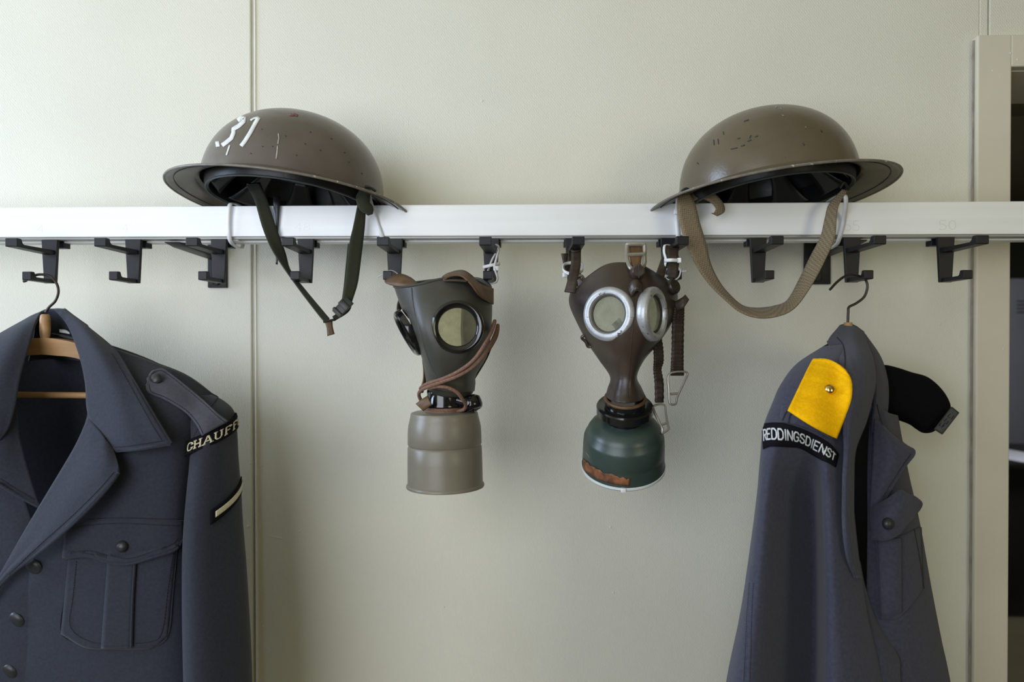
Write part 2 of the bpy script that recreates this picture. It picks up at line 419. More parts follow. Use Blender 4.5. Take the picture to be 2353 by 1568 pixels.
# ================================================================ THE SETTING
ZF = 0.0; ZT = 2.62
def X0(px, py=784): return at(px, py, 0).x
xs1, xs2 = X0(581), X0(2272, 40)               # panel joints
xd0, xd1 = X0(2231), X0(2308)                  # door casing outer / inner edge
zd0, zd1 = at(2250, 88, 0).z, at(2330, 160, 0).z
XL, XR, YB = -2.75, 3.0, -3.6
G = .0024
def slab(x0, x1, z0, z1, y0, y1, bev=.0015): return box(((x0+x1)/2, (y0+y1)/2, (z0+z1)/2), (x1-x0, y1-y0, z1-z0), bev, 2)
wb = mk('wall_back', *join(slab(XL, xd1+.002, ZF, ZT, .004, .10, 0), slab(xd1, XR, zd1+.002, ZT, .004, .10, 0), slab(xd1+.95, XR, ZF, zd1, .004, .10, 0)), M_GROOVE, None, False)
struct(wb, 'cream painted board wall behind the coat rack')
mk('panel', *slab(XL, xs1-G, ZF, ZT, 0, .005), M_WALL, wb, False)
mk('panel', *slab(xs1+G, xd0+.01, ZF, ZT, 0, .005), M_WALL, wb, False)
mk('panel', *slab(xd0+.01, xs2-.0009, zd0-.01, ZT, 0, .005), M_WALL, wb, False)
mk('panel', *slab(xs2+.0009, XR, zd0-.01, ZT, 0, .005), M_WALL, wb, False)
mk('panel', *slab(xd1+1.03, XR, ZF, zd0-.01, 0, .005), M_WALL, wb, False)
# raised bead of filler right of the joint
jp = [(xs1+.0052+random.uniform(-.0002, .0002), -.0002, z) for z in np.linspace(.3, ZT-.01, 60)]
mk('joint_bead', *tubev(jp, .0017, 8, n=120, up=(0, 1, 0)), M_WALL, wb)
# paint nibs on the wall
for i, (x, y) in enumerate([(1108, 232), (2160, 745), (1403, 1212), (570, 1210), (600, 1070), (597, 1210), (598, 1358), (575, 1066), (1020, 1395), (1410, 1362), (688, 1222), (720, 420), (570, 1285), (605, 1440)]):
    p = at(x, y, 0); mk('paint_nib', *lathe([(0, .0012), (.0012, .0008), (.002, -.0004)], 10, frame(p, (0, -1, 0))), M_WALL, wb)
mk('paint_run', *tubev([at(607, 1230, 0), at(640, 1236, 0), at(657, 1241, 0)], [.0004, .0008, .0003], 6), M_WALL, wb)

M_CAULK = mat('brown_grey_caulk', (.30, .26, .21), .8, var=.2, vs=40)
# door opening with casing and jambs
dr = mk('door_1', *join(slab(xd0, xd1, ZF, zd0, -.013, .02, .002), slab(xd1-.001, xd1+.03+.96, zd1, zd0, -.013, .02, .002), slab(xd1+.95, xd1+1.03, ZF, zd0, -.013, .02, .002)), M_TRIM, None, False)
struct(dr, 'painted wooden frame of the doorway at the right edge')
mk('jamb', *slab(xd1-.016, xd1+.001, ZF, zd1, .005, .16, .001), M_TRIM, dr, False)
mk('jamb', *slab(xd1+.949, xd1+.966, ZF, zd1, .005, .16, .001), M_TRIM, dr, False)
mk('head_jamb', *slab(xd1-.01, xd1+.96, zd1-.001, zd1+.016, .005, .16, .001), M_TRIM, dr, False)
mk('caulk_bead', *tubev([(xd0-.001+random.uniform(-.0006, .0006), -.004, z) for z in np.linspace(zd0-.005, .4, 70)], .0022, 6, n=140, up=(0, 1, 0)), M_CAULK, dr)
# paint chips on the casing
for x, y, r in ((2322, 122, .0013), (2338, 137, .0012), (2281, 162, .001), (2298, 177, .0008), (2306, 803, .0016)):
    mk('paint_chip', *lathe([(0, .0009), (r, .0003), (r*1.2, -.0004)], 8, frame(at(x, y, -.013), (0, -1, 0))), M_WHITEP, dr)
# the rest of the room
struct(mk('floor', *slab(XL-.1, 5.2, -.05, 0, YB-.1, 5.4, 0), M_FLOOR, None, False), 'yellow tinted floor')
struct(mk('ceiling', *slab(XL-.1, 5.2, ZT, ZT+.05, YB-.1, 5.4, 0), M_CEIL, None, False), 'yellow tinted ceiling')
struct(mk('wall_left', *slab(XL-.1, XL, 0, ZT, YB, .1, 0), M_ROOM, None, False), 'plain wall left of the coat rack')
struct(mk('wall_right', *slab(XR, XR+.1, 0, ZT, YB, .012, 0), M_ROOM, None, False), 'plain wall right of the doorway')
struct(mk('wall_front', *slab(XL, XR, 0, ZT, YB-.1, YB, 0), M_ROOM, None, False), 'plain wall opposite the coat rack')

# ================================================================ COAT RACK
RY0, RY1 = -.150, -.112                          # front and back of the rail
pl, pr_ = at(-700, 481.1, RY0), at(3200, 457.3, RY0)
ql, qr = at(-700, 547.9, RY0), at(3200, 535.6, RY0)
rack = thing('coat_rack', 'long silver aluminium coat rail with black plastic hooks across the wall', 'coat rack', at(1200, 505, RY0))
def railz(x, top):
    a, b = (pl, pr_) if top else (ql, qr)
    return a.z+(b.z-a.z)*(x-a.x)/(b.x-a.x)
def railbar(y0, y1, dz0, dz1, lower=False):
    V = []
    for x in (pl.x, pr_.x):
        zt, zb = railz(x, True), railz(x, False)
        if lower: zt = zb+dz1; zb = zb+dz0
        V += [(x, y0, zb), (x, y1, zb), (x, y1, zt), (x, y0, zt)]
    F = [(0, 1, 2, 3), (7, 6, 5, 4), (0, 4, 5, 1), (1, 5, 6, 2), (2, 6, 7, 3), (3, 7, 4, 0)]
    bm = bmesh.new(); vs = [bm.verts.new(v) for v in V]
    for f in F: bm.faces.new([vs[i] for i in f])
    bmesh.ops.recalc_face_normals(bm, faces=bm.faces)
    bmesh.ops.bevel(bm, geom=bm.edges[:], offset=.0008, segments=2, profile=.5, affect='EDGES'); bm.verts.index_update()
    r = [tuple(v.co) for v in bm.verts], [[v.index for v in f.verts] for f in bm.faces]; bm.free(); return r
rail = mk('rail', *railbar(RY0, RY1, 0, 0), M_ALU, rack, False)
mk('hook_channel', *railbar(RY0+.004, RY1-.002, -.0030, .0015, True), M_ALU2, rail, False)
mk('lower_lip', *railbar(RY0+.020, RY1+.003, -.0055, -.0010, True), M_ALU, rail, False)
# stamped numbers
RS = Surf(railbar(RY0, RY1, 0, 0))
for s, x0, x1, y0, y1 in (('50', 2158, 2197, 528, 507), ('55', 1941, 1975, 530, 508), ('48', 678, 712, 530, 513), ('4', 87, 100, 534, 517), ('4', 282, 294, 532, 515)):
    vf, tot = text(s, lambda u, v: RS(x0+u*(x1-x0), y0+v*(y1-y0), .00012), w=.045, gap=.2)
    mk('stamped_number', *vf, M_STAMP, rail, False)

# hooks
def hook_mesh():
    V = []
    zt, zb = .0008, -.0612
    yp0, yp1 = -.0065, -.001
    plate = []
    # tapered back plate
    def tp(z): return .0111+(.0078-.0111)*(z-0)/(zb)
    bm = bmesh.new()
    P = [(-tp(zt), zt), (tp(zt), zt), (tp(zb), zb), (-tp(zb), zb)]
    bm.free()
    a = prism(P, .0055, .0007, Matrix.Translation((0, .00275, 0)))
    # upper arm with knob: side profile (y,z), extruded across
    R = Matrix(((0, 1, 0, 0), (1, 0, 0, 0), (0, 0, 1, 0), (0, 0, 0, 1)))      # local x->y, y->x
    up = [(.003, -.0165), (.003, -.0225), (-.0725, -.0206), (-.0740, -.0200), (-.0740, -.0105), (-.0726, -.0098), (-.0655, -.0098), (-.0630, -.0150), (-.060, -.0166)]
    lo = [(.003, -.0560), (.003, -.0612), (-.0445, -.0604), (-.0460, -.0598), (-.0460, -.0500), (-.0447, -.0492), (-.0385, -.0492), (-.0362, -.0545), (-.0335, -.0558)]
    b = prism(up, .0150, .0006, R); c = prism(lo, .0114, .0006, R)
    clamp = box((0, .021, -.0068), (.0235, .014, .0100), .0008)
    neck = box((0, .012, -.0015), (.016, .018, .005), .0005)
    return join(a, b, c, clamp, neck)
HV = hook_mesh(); hme = None
for i, px in enumerate([113, 305, 502, 702, 906, 1128, 1318, 1538, 1743, 1959, 2175]):
    p = at(px, 545, RY0+.0055); p.z = railz(p.x, False)-.0005
    if hme is None:
        o = mk('hook', *HV, M_HOOK, rack, False, recalc=True); hme = o.data; o.location = p
    else:
        o = bpy.data.objects.new('hook', hme); COL.objects.link(o); o.parent = rack
        o.matrix_parent_inverse = Matrix.Translation(-Vector(rack.location)); o.location = p
    o.rotation_euler[2] = math.radians([1.5, 0, -1, 1, 0, -2, 1.5, 2, 0, 0.5, 1][i])
# two wall brackets
for px, hw, yb, xa in ((502, 22, 662, 395), (1876, 29, 654, 1985)):
    zb = at(px, yb, 0).z; p = at(px, 560, 0); zt = railz(p.x, False)+.012; w = hw*2/pxm(0)
    b = mk('bracket', *join(slab(p.x-w/2, p.x+w/2, zb, zt, -.006, .0005, .001)), M_BRK, rack, recalc=True)
    mk('bracket_arm', *join(prism([(RY0+.006, railz(p.x, False)-.0058), (-.004, railz(p.x, False)-.0058), (-.004, railz(p.x, False)-.016), (RY0+.03, railz(p.x, False)-.0105), (RY0+.006, railz(p.x, False)-.0072)], .020, .0006, Matrix(((0, 1, 0, p.x), (1, 0, 0, 0), (0, 0, 1, 0), (0, 0, 0, 1))))), M_BRK, b)
    mk('rib', *slab(p.x-.004, p.x+.004, zb+.004, zt, -.012, -.004, .001), M_BRK, b)
    mk('screw_cap', *lathe([(0, .007), (.004, .0065), (.005, .0), ], 14, frame((p.x-.004, -.012, zb+.010), (0, -1, 0))), M_BRK, b)

# ================================================================ CABLE TIES
def tie(label, pts, w=.0042, th=.0012, head=None, closed=True, headdir=(0, -1, 0), wd=(1, 0, 0), group='white cable ties', tail=None):
    P = np.array([tuple(p) for p in pts])
    t = thing('cable_tie', label, 'cable tie', tuple(P[np.argmin(P[:, 2])]), group)
    n = 60; Q = cr(P, n, closed); D = Vector(wd).normalized()
    Dv = np.array(D[:])*w/2
    Gd = np.array([[Q[i]-Dv, Q[i]+Dv] for i in range(n)])
    V = [tuple(v) for v in Gd.reshape(-1, 3)]
    F = [(2*i, 2*i+1, 2*((i+1) % n)+1, 2*((i+1) % n)) for i in range(n if closed else n-1)]
    mk('band', V, F, M_TIE, t, thick=th, off=0)
    if head is not None:
        b = box((0, 0, 0), (.0072, .0062, .0052), .0009)
        mk('head', *xf(b, frame(head, headdir)), M_TIE, t)
    if tail is not None:
        mk('tail', *tubev(tail, .0014, 6, ab=(1, .5)), M_TIE, t)
    return t
def railtie(label, px, ptop, pmid, pbot, yt, head):
    zt = railz(at(*ptop, RY0).x, True)+.004
    f = [at(*ptop, yt), at(*pmid, RY0-.0045), at(*pbot, RY0-.0022)]
    m = f[-1].copy(); m.z -= .0085; m.y = RY0+.010
    b = m.copy(); b.y = RY1+.002
    b2 = f[1].copy(); b2.y = RY1+.006
    c = f[0].copy(); c.y = RY1+.004; c.z = zt-.002
    tie(label, f+[m, b, b2, c], w=.0055, head=head)
railtie('white cable tie around rail under raised left brim of numbered helmet', 530, (531, 468), (525, 505), (527, 545), -.151, at(543, 549, -.140))
railtie('white cable tie slanting over rail beside the olive chin strap', 860, (848, 446), (861, 495), (877, 542), -.178, at(880, 552, -.13))
railtie('white cable tie with small square head on rail left of tan strap', 1556, (1556, 452), (1555, 500), (1558, 544), -.172, at(1555, 487, -.160))
railtie('wide clear cable tie on rail right of tan strap end', 1937, (1940, 448), (1939, 505), (1929, 546), -.172, None)

# ================================================================ HELMETS
def helmet_surf(ax, ay, bx, by, h, seg=96, bd=.010, skew=0):
    rows = []
    for ph in np.linspace(0, 90, 30):
        p = math.radians(ph); s = math.sin(p)**.96; z = h*math.cos(p)**.88 if ph < 90 else 0
        rows.append((s, 0.0, z))
    for e, z in ((.06, -.0022), (.14, -.0034), (.30, -.0048), (.5, -.0066), (.72, -bd*.9), (.9, -bd*1.12), (1.0, -bd*1.25)):
        rows.append((1, e, z))
    G = np.zeros((len(rows), seg, 3))
    for j, (s, e, z) in enumerate(rows):
        for k in range(seg):
            a = 2*math.pi*k/seg; x = s*ax+e*(bx-ax); y = s*ay+e*(by-ay)
            dz = 0
            if e > 0: dz = -.004*e*abs(math.sin(a))**2            # brim dips a little front and back
            G[j, k] = (x*math.cos(a)+skew*z, y*math.sin(a), z+dz)
    return G
SHOFF = -1
def make_helmet(label, c, roll, tilt, yaw, paint, dims):
    ax, ay, bx, by, h = dims
    M = Matrix.Translation(c) @ Matrix.Rotation(roll, 4, 'Y') @ Matrix.Rotation(tilt, 4, 'X') @ Matrix.Rotation(yaw, 4, 'Z')
    t = thing('steel_helmet', label, 'helmet', (c.x, c.y, c.z-.012), 'steel helmets on the coat rail')
    G = helmet_surf(ax, ay, bx, by, h); V, F = GV(G, True); F = [f[::-1] for f in F]
    V, F = xf((V, F), M)
    sh = mk('shell', V, F, paint, t, thick=.0012, off=SHOFF)
    rim = [M @ Vector(G[-1, k]) for k in range(0, 96, 2)]
    mk('rim_edge', *tubev(rim, .0016, 8, n=144, closed=True, up=(0, 0, 1)), M_RIM, t)
    # inner line of the brim underside
    r2 = [M @ (Vector(G[-3, k])-Vector((0, 0, .0016))) for k in range(0, 96, 2)]
    mk('brim_seam', *tubev(r2, .0006, 5, n=144, closed=True), M_CHIP, t)
    # liner: padded band, inner cap, tongues
    band = []
    for rr, z in ((.95, .016), (.955, .004), (.94, -.006), (.915, -.012), (.885, -.011), (.885, .0), (.90, .016)): band.append((rr, z))
    bv = lathe(band, 72, None, ax, ay, closed=True)
    ln = mk('liner', *xf(bv, M), M_LINER, t, recalc=True)
    ed = [M @ Vector((.915*ax*math.cos(a), .915*ay*math.sin(a), -.0118)) for a in np.linspace(0, 2*math.pi, 60, endpoint=False)]
    mk('band_piping', *tubev(ed, .0014, 6, n=120, closed=True), M_LINE2, ln)
    cap = [(math.sin(p)*.93, h*.86*math.cos(p)+.004) for p in np.linspace(0.001, math.pi/2, 14)]
    mk('inner_cap', *xf(lathe(cap[:-1]+[(.93, .010)], 48, None, ax, ay)[0:1]+(lathe(cap[:-1]+[(.93, .010)], 48, None, ax, ay)[1][:-1],), M), M_LINER, ln)
    for k in range(8):
        a = k*math.pi/4+.2
        def P(r, z, da): return M @ Vector((r*ax*math.cos(a+da), r*ay*math.sin(a+da), z))
        A = [P(.885, -.006, -.30), P(.80, .004, -.24), P(.66, .020, -.18), P(.52, .034, -.16)]
        B = [P(.885, -.006, .30), P(.80, .004, .24), P(.66, .020, .18), P(.52, .034, .16)]
        mk('liner_tongue', *ribbon2(A, B, 12, 5), M_LINER, ln, thick=.0015)
    lace = [M @ Vector((.5*ax*math.cos(a), .5*ay*math.sin(a), .034)) for a in np.linspace(0, 2*math.pi, 16, endpoint=False)]
    mk('lace', *tubev(lace, .0013, 6, n=60, closed=True), M_LINE2, ln)
    return t, sh, Surf((V, F)), M
PI = math.pi
cA = at(674, 447, -.132); cB = at(1764, 436, -.135)
hA, shA, SA, MA = make_helmet('khaki grey steel helmet with white painted 31 and olive chin strap', cA, math.radians(6.0), math.radians(-7.2), 0, M_HEL1, (.1205, .114, .160, .150, .109))
hB, shB, SB, MB = make_helmet('khaki brown steel helmet with tan webbing chin strap, above the yellow epaulette jacket', cB, math.radians(-6.6), math.radians(-6.2), 0, M_HEL2, (.1140, .110, .1590, .146, .105))

# the hand-painted 31 and paint marks
def paint(name, S, sh, lines, w, m, off=.0005):
    fn = lambda x, y: S(x, y, off)
    V, F = strokes(lines, w, fn, step=3)
    if V: mk(name, V, F, m, sh, thick=.0003, off=0)
paint('painted_digit_three', SA, shA, [[(549, 276), (556, 271), (562, 272), (560, 280), (549, 290), (537, 297), (537, 306), (532, 318), (520, 328), (513, 333)]], 9.5, M_WHITEP)
paint('painted_digit_one', SA, shA, [[(594, 272), (589, 280), (576, 304), (563, 325), (556, 334)]], 9.0, M_WHITEP)
paint('painted_digit_flag', SA, shA, [[(577, 276.5), (585, 272), (594, 270)]], 4.0, M_WHITEP)
paint('paint_blob', SA, shA, [[(500, 328), (501, 335)]], 9.0, M_WHITEP)
paint('paint_drip', SA, shA, [[(528, 335), (524, 347), (521, 356)]], 3.4, M_WHITEP)
paint('paint_streak', SA, shA, [[(640, 308), (641, 318), (639, 330)], [(638, 336), (637, 350), (635, 365)]], 3.0, M_DRIP)
paint('red_paint_mark', SA, shA, [[(666, 264), (676, 265)], [(674, 262), (683, 266)]], 4.5, M_REDP)
for i, (x, y) in enumerate([(655, 312), (700, 330), (735, 345), (600, 296), (602, 336), (625, 336), (575, 352), (760, 318), (800, 372), (790, 350), (712, 303), (680, 356), (830, 398)]):
    paint('paint_chip', SA, shA, [[(x, y), (x+2.5, y+1.5)]], 1.5, M_CHIP)
for i, L in enumerate([[(1718, 325), (1726, 322)], [(1722, 318), (1725, 312)], [(1703, 336), (1711, 334)], [(1680, 343), (1694, 340)], [(1695, 319), (1700, 318)], [(1710, 279), (1720, 276)], [(1662, 303), (1663, 309)], [(1640, 322), (1641, 333)], [(1650, 320), (1651, 331)], [(1602, 374), (1605, 377)], [(1735, 315), (1741, 313)], [(1845, 330), (1848, 334)], [(1886, 300), (1889, 304)]]):
    paint('paint_chip', SB, shB, [L], 1.9, M_CHIP)
for L in ([(1782, 247), (1786, 246)], [(1793, 249), (1796, 252)], [(1797, 265), (1801, 266)], [(1850, 292), (1853, 293)]):
    paint('bare_metal_chip', SB, shB, [L], 1.1, M_DRIP)

# olive chin strap of the numbered helmet
V, F = ribbon2([at(566, 424, -.120), at(585, 462, -.158), at(602, 520, -.166), at(622, 568, -.166), at(650, 612, -.17), at(690, 668, -.178), at(735, 727, -.184), at(749, 742, -.185)],
               [at(598, 420, -.112), at(614, 460, -.152), at(634, 520, -.158), at(655, 580, -.150), at(667, 622, -.152), at(697, 662, -.160), at(744, 718, -.172), at(757, 733, -.176)], 60, 5)
csA = mk('chin_strap', V, F, M_GWEB, hA, thick=.0018, off=0)
V, F = ribbon2([at(822, 470, -.176), at(812, 520, -.178), at(803, 560, -.178), at(797, 620, -.178), at(789, 680, -.178), at(782, 712, -.180), at(764, 728, -.184)],
               [at(840, 474, -.168), at(838, 520, -.168), at(830, 590, -.168), at(822, 650, -.170), at(810, 690, -.172), at(802, 716, -.176), at(768, 738, -.180)], 50, 5)
mk('chin_strap', V, F, M_GWEB, hA, thick=.0018, off=0)
V, F = ribbon2([at(800, 560, -.172), at(796, 600, -.172), at(790, 660, -.172), at(784, 700, -.174)], [at(812, 565, -.166), at(808, 600, -.166), at(800, 660, -.168), at(796, 704, -.170)], 30, 3)
mk('strap_end', V, F, M_GWEB, csA, thick=.0018, off=0)
# knot at the strap lug
for k, (x, y, r) in enumerate(((846, 452, .0085), (840, 468, .008), (836, 482, .0075), (845, 488, .006))):
    pass
mk('strap_knot', *tubev([at(838, 434, -.172), at(834, 450, -.180), at(836, 470, -.182), at(846, 482, -.18), at(851, 494, -.178)], [.008, .0095, .0085, .0075, .0035], 12, n=24, ab=(1.0, .55)), M_GWEB, csA)
mk('strap_lug', *tubev([at(826, 448, -.176), at(828, 432, -.178), at(848, 430, -.178), at(864, 440, -.176)], .0018, 8), M_BUCK, hA)
# buckle
def quadframe(c, ux, uz, w, h, r, m, name, parent, bars=1):
    ux = Vector(ux).normalized(); uz = Vector(uz).normalized()
    P = [c-ux*w/2-uz*h/2, c+ux*w/2-uz*h/2, c+ux*w/2+uz*h/2, c-ux*w/2+uz*h/2]
    vfs = [tubev([P[i], P[(i+1) % 4]], r, 8, n=2) for i in range(4)]
    for k in range(bars):
        s = -h/2+h*(k+1)/(bars+1); vfs.append(tubev([c-ux*w/2+uz*s, c+ux*w/2+uz*s], r*.9, 8, n=2))
    return mk(name, *join(*vfs), m, parent)
bk = at(788, 706, -.184)
dirb = (at(803, 692, -.18)-at(770, 722, -.186))
mk('buckle', *join(xf(box((0, 0, 0), (.026, .0135, .0036), .001), frame(bk, (0, -1, .15), dirb)), xf(box((0.003, 0, .003), (.008, .015, .003), .001), frame(bk, (0, -1, .15), dirb)), xf(box((-.009, 0, .003), (.004, .015, .003), .001), frame(bk, (0, -1, .15), dirb))), M_BUCK, csA)
V, F = ribbon2([at(744, 737, -.184), at(750, 752, -.186), at(752, 773, -.186)], [at(764, 736, -.182), at(765, 752, -.184), at(769, 768, -.184)], 14, 4)
mk('strap_tail', V, F, M_LEA, csA, thick=.002, off=0)
mk('tail_bar', *tubev([at(743, 740, -.186), at(768, 735, -.184)], .0016, 8, n=2), M_BUCK, csA)
# loose dark lace in front of the rail and hanging below it
V, F = ribbon2([at(628, 452, -.150), at(628, 470, -.155), at(632, 520, -.154), at(634, 560, -.154), at(634, 608, -.154)], [at(645, 452, -.150), at(643, 470, -.155), at(640, 520, -.154), at(638, 560, -.154), at(638, 608, -.154)], 30, 3)
mk('liner_lace', V, F, M_LINER, hA, thick=.0012, off=0)

# tan webbing chin strap
TL = [(1563, 440, -.178), (1556, 470, -.184), (1561, 510, -.186), (1577, 560, -.188), (1600, 610, -.188), (1632, 655, -.19), (1668, 690, -.194), (1700, 716, -.198), (1740, 730, -.200), (1785, 727, -.200), (1825, 708, -.196), (1862, 660, -.192), (1895, 600, -.188), (1918, 545, -.186), (1922, 500, -.184), (1928, 470, -.180), (1946, 440, -.172)]
TR = [(1583, 445, -.172), (1597, 470, -.178), (1607, 510, -.180), (1622, 560, -.180), (1634, 610, -.178), (1655, 652, -.178), (1682, 684, -.176), (1708, 704, -.176), (1740, 709, -.174), (1780, 704, -.174), (1810, 690, -.176), (1838, 640, -.176), (1862, 590, -.176), (1885, 545, -.176), (1896, 500, -.175), (1905, 470, -.174), (1935, 436, -.170)]
csB = mk('chin_strap', *ribbon2([at(*p) for p in TL], [at(*p) for p in TR], 140, 6), M_TWEB, hB, thick=.0022, off=0)
V, F = ribbon2([at(1585, 448, -.160), at(1612, 440, -.162), at(1640, 446, -.166), at(1660, 466, -.170), at(1664, 486, -.172), at(1648, 497, -.176)],
               [at(1592, 462, -.165), at(1612, 456, -.168), at(1632, 464, -.172), at(1645, 478, -.176), at(1640, 490, -.180), at(1634, 490, -.182)], 40, 4)
mk('strap_curl', V, F, M_TWEB, csB, thick=.0022, off=0)
for p, q in (((1560, 446), (1590, 440)), ((1930, 432), (1950, 436))):
    mk('strap_lug', *tubev([at(*p, -.176), at((p[0]+q[0])/2, p[1]-12, -.178), at(*q, -.172)], .0017, 8), M_BUCK, hB)

# ================================================================ GAS MASKS
def facepiece(rows, nu=120, nv=90, hole=None, lenses=(), wob=0):
    """closed loft; back opening and lens holes removed. hole=(u0,u1,v1) in 0..1"""
    G = surfpx(rows, nu, nv, True)
    V, F = GV(G, True); out = []
    for f in F:
        j, i = divmod(f[0], nu); u, v = (i+.5)/nu, (j+.5)/nv
        if hole and hole[0] < u < hole[1] and v < hole[2]: continue
        c = Vector(np.mean([V[k] for k in f], axis=0)); cut = False
        for lc, la, lr in lenses:
            d = c-lc; al = d.dot(la)
            if abs(al) < .028 and (d-la*al).length < lr: cut = True
        if not cut: out.append(f)
    return G, V, out
def lens_ring(prof, c, axis, seg=64, xh=(0, 0, 1), sx=1, sy=1):
    return lathe(prof, seg, frame(c, axis, xh), sx, sy, closed=True)

# ---------------- grey-green mask with khaki canister
R1 = [
 [(948,657,-.250),(1015,641,-.252),(1075,637,-.240),(1127,662,-.205),(1105,642,-.165),(1040,640,-.150),(950,650,-.155),(905,659,-.205)],
 [(953,705,-.260),(1015,700,-.266),(1080,698,-.255),(1129,702,-.210),(1115,700,-.165),(1040,700,-.145),(960,700,-.160),(920,702,-.210)],
 [(964,757,-.266),(1015,757,-.272),(1080,757,-.260),(1127,757,-.213),(1112,757,-.170),(1040,757,-.150),(975,757,-.165),(943,757,-.213)],
 [(983,815,-.262),(1030,817,-.268),(1080,817,-.255),(1119,815,-.213),(1105,815,-.175),(1045,815,-.155),(990,815,-.170),(968,818,-.213)],
 [(1000,866,-.252),(1035,868,-.256),(1073,866,-.246),(1094,862,-.212),(1085,862,-.180),(1040,862,-.165),(990,862,-.178),(977,862,-.213)],
 [(1004,884,-.247),(1036,887,-.252),(1071,887,-.244),(1092,882,-.212),(1083,880,-.182),(1038,878,-.172),(992,878,-.182),(979,880,-.212)],
 [(1005,897,-.245),(1036,901,-.250),(1069,902,-.242),(1090,899,-.212),(1081,896,-.185),(1037,893,-.176),(994,893,-.185),(981,895,-.212)],
]
l1c, l1a = at(1051, 752, -.2655), Vector((.10, -1, .02)).normalized()
l2c, l2a = at(938, 766, -.219), Vector((-.83, -.27, -.48)).normalized()
m1 = thing('gas_mask', 'grey green rubber gas mask with black lens rings and khaki canister', 'gas mask', at(1020, 1121, -.21), 'gas masks hung on the coat rack')
G1, V1, F1 = facepiece(R1, hole=(.595, .83, .60), lenses=((l1c, l1a, .0275), (l2c, l2a, .0275)))
fp1 = mk('face_piece', V1, F1, M_RUB1, m1, thick=.0018, off=-1, recalc=True)
S1 = Surf((V1, F1))
mk('rubber_seam', *decalline(S1, [(946, 662), (950, 700), (957, 735), (968, 775), (980, 812), (992, 845), (1003, 868)], .0009, off=0, n=50), M_RUB1, fp1)
et = [Vector(p) for p in G1[0]]
mk('edge_binding', *tubev(et[::6], .0016, 8, n=120, closed=True), M_RUB1, fp1)
ringp = [(.0232, -.002), (.0232, .0025), (.0250, .0042), (.0280, .0048), (.0305, .0030), (.0312, .0), (.0312, -.004), (.0270, -.005)]
r1 = mk('lens_ring', *lens_ring(ringp, l1c, l1a), M_BAK, m1, recalc=True)
mk('inner_ring', *lens_ring([(.0222, .0), (.0222, .0022), (.0240, .0022), (.0240, .0)], l1c, l1a), M_BAK, r1, recalc=True)
mk('lens', *lathe([(0, .0012), (.0234, .0006), (.0234, -.0006), (0, 0)], 48, frame(l1c, l1a)), M_LENS1, r1)
r2 = mk('lens_ring', *lens_ring(ringp, l2c, l2a), M_BAK, m1, recalc=True)
mk('inner_ring', *lens_ring([(.0222, .0), (.0222, .0022), (.0240, .0022), (.0240, .0)], l2c, l2a), M_BAK, r2, recalc=True)
mk('lens', *lathe([(0, .0012), (.0234, .0006), (.0234, -.0006), (0, 0)], 48, frame(l2c, l2a)), M_LENS1, r2)
# connector ring, valve
c1 = at(1022, 900, -.214); zc = lambda y: at(1022, y, -.214).z
kk = 1/pxm(-.214)
mk('connector_ring', *lathe([(0, zc(893)), (40*kk, zc(893)), (41*kk, zc(897)), (41*kk, zc(926)), (42.5*kk, zc(929)), (42.5*kk, zc(933)), (39*kk, zc(936)), (38*kk, zc(948)), (0, zc(948))], 48, Matrix.Translation((c1.x, c1.y, 0))), M_BAK, m1)
mk('rubber_collar', *lathe([(0, zc(893)), (52*kk, zc(893)), (54*kk, zc(896)), (50*kk, zc(905)), (42*kk, zc(911)), (0, zc(911))], 48, Matrix.Translation((at(1036, 905, -.213).x, c1.y+.001, 0))), M_RUB1, m1)
vm = frame(at(1084, 929, -.222), (.30, -.25, -.9))
vl = mk('valve', *lathe([(0, -.0105), (.0085, -.0100), (.0122, -.0070), (.0130, -.002), (.0130, .003), (.0115, .0065), (.0095, .0078), (0, .0078)], 36, vm), M_BAK, m1)
for k in range(6):
    a = k*math.pi/3; mk('valve_slot', *xf(box((.0062*math.cos(a), .0062*math.sin(a), .0078), (.0042, .0042, .0012), .0004), vm), M_CHIP, vl)
mk('valve_stem', *tubev([at(1050, 918, -.222), at(1078, 926, -.222)], .0085, 14, n=4), M_BAK, vl)
# canister
kc = 1/pxm(-.212); zq = lambda y: at(1021, y, -.212).z
prof = [(0, 940), (40, 940), (41, 944), (70, 946), (76, 948), (77.5, 951), (78, 956), (80, 964), (82.5, 974), (84, 984), (84.6, 996), (85, 1019), (84, 1021), (82.8, 1023), (84, 1025), (85.2, 1027), (86, 1060), (86.6, 1110), (89, 1112), (90, 1115), (89.5, 1118), (86.5, 1119), (85.5, 1117), (0, 1117)]
cm = Matrix.Translation(at(1021, 947, -.212)) @ Matrix.Rotation(math.radians(-.8), 4, 'Y') @ Matrix.Translation((0, 0, -zq(947)))
ca1 = mk('canister', *lathe([(r*kc, zq(y)) for r, y in prof], 72, cm), M_CAN1, m1)
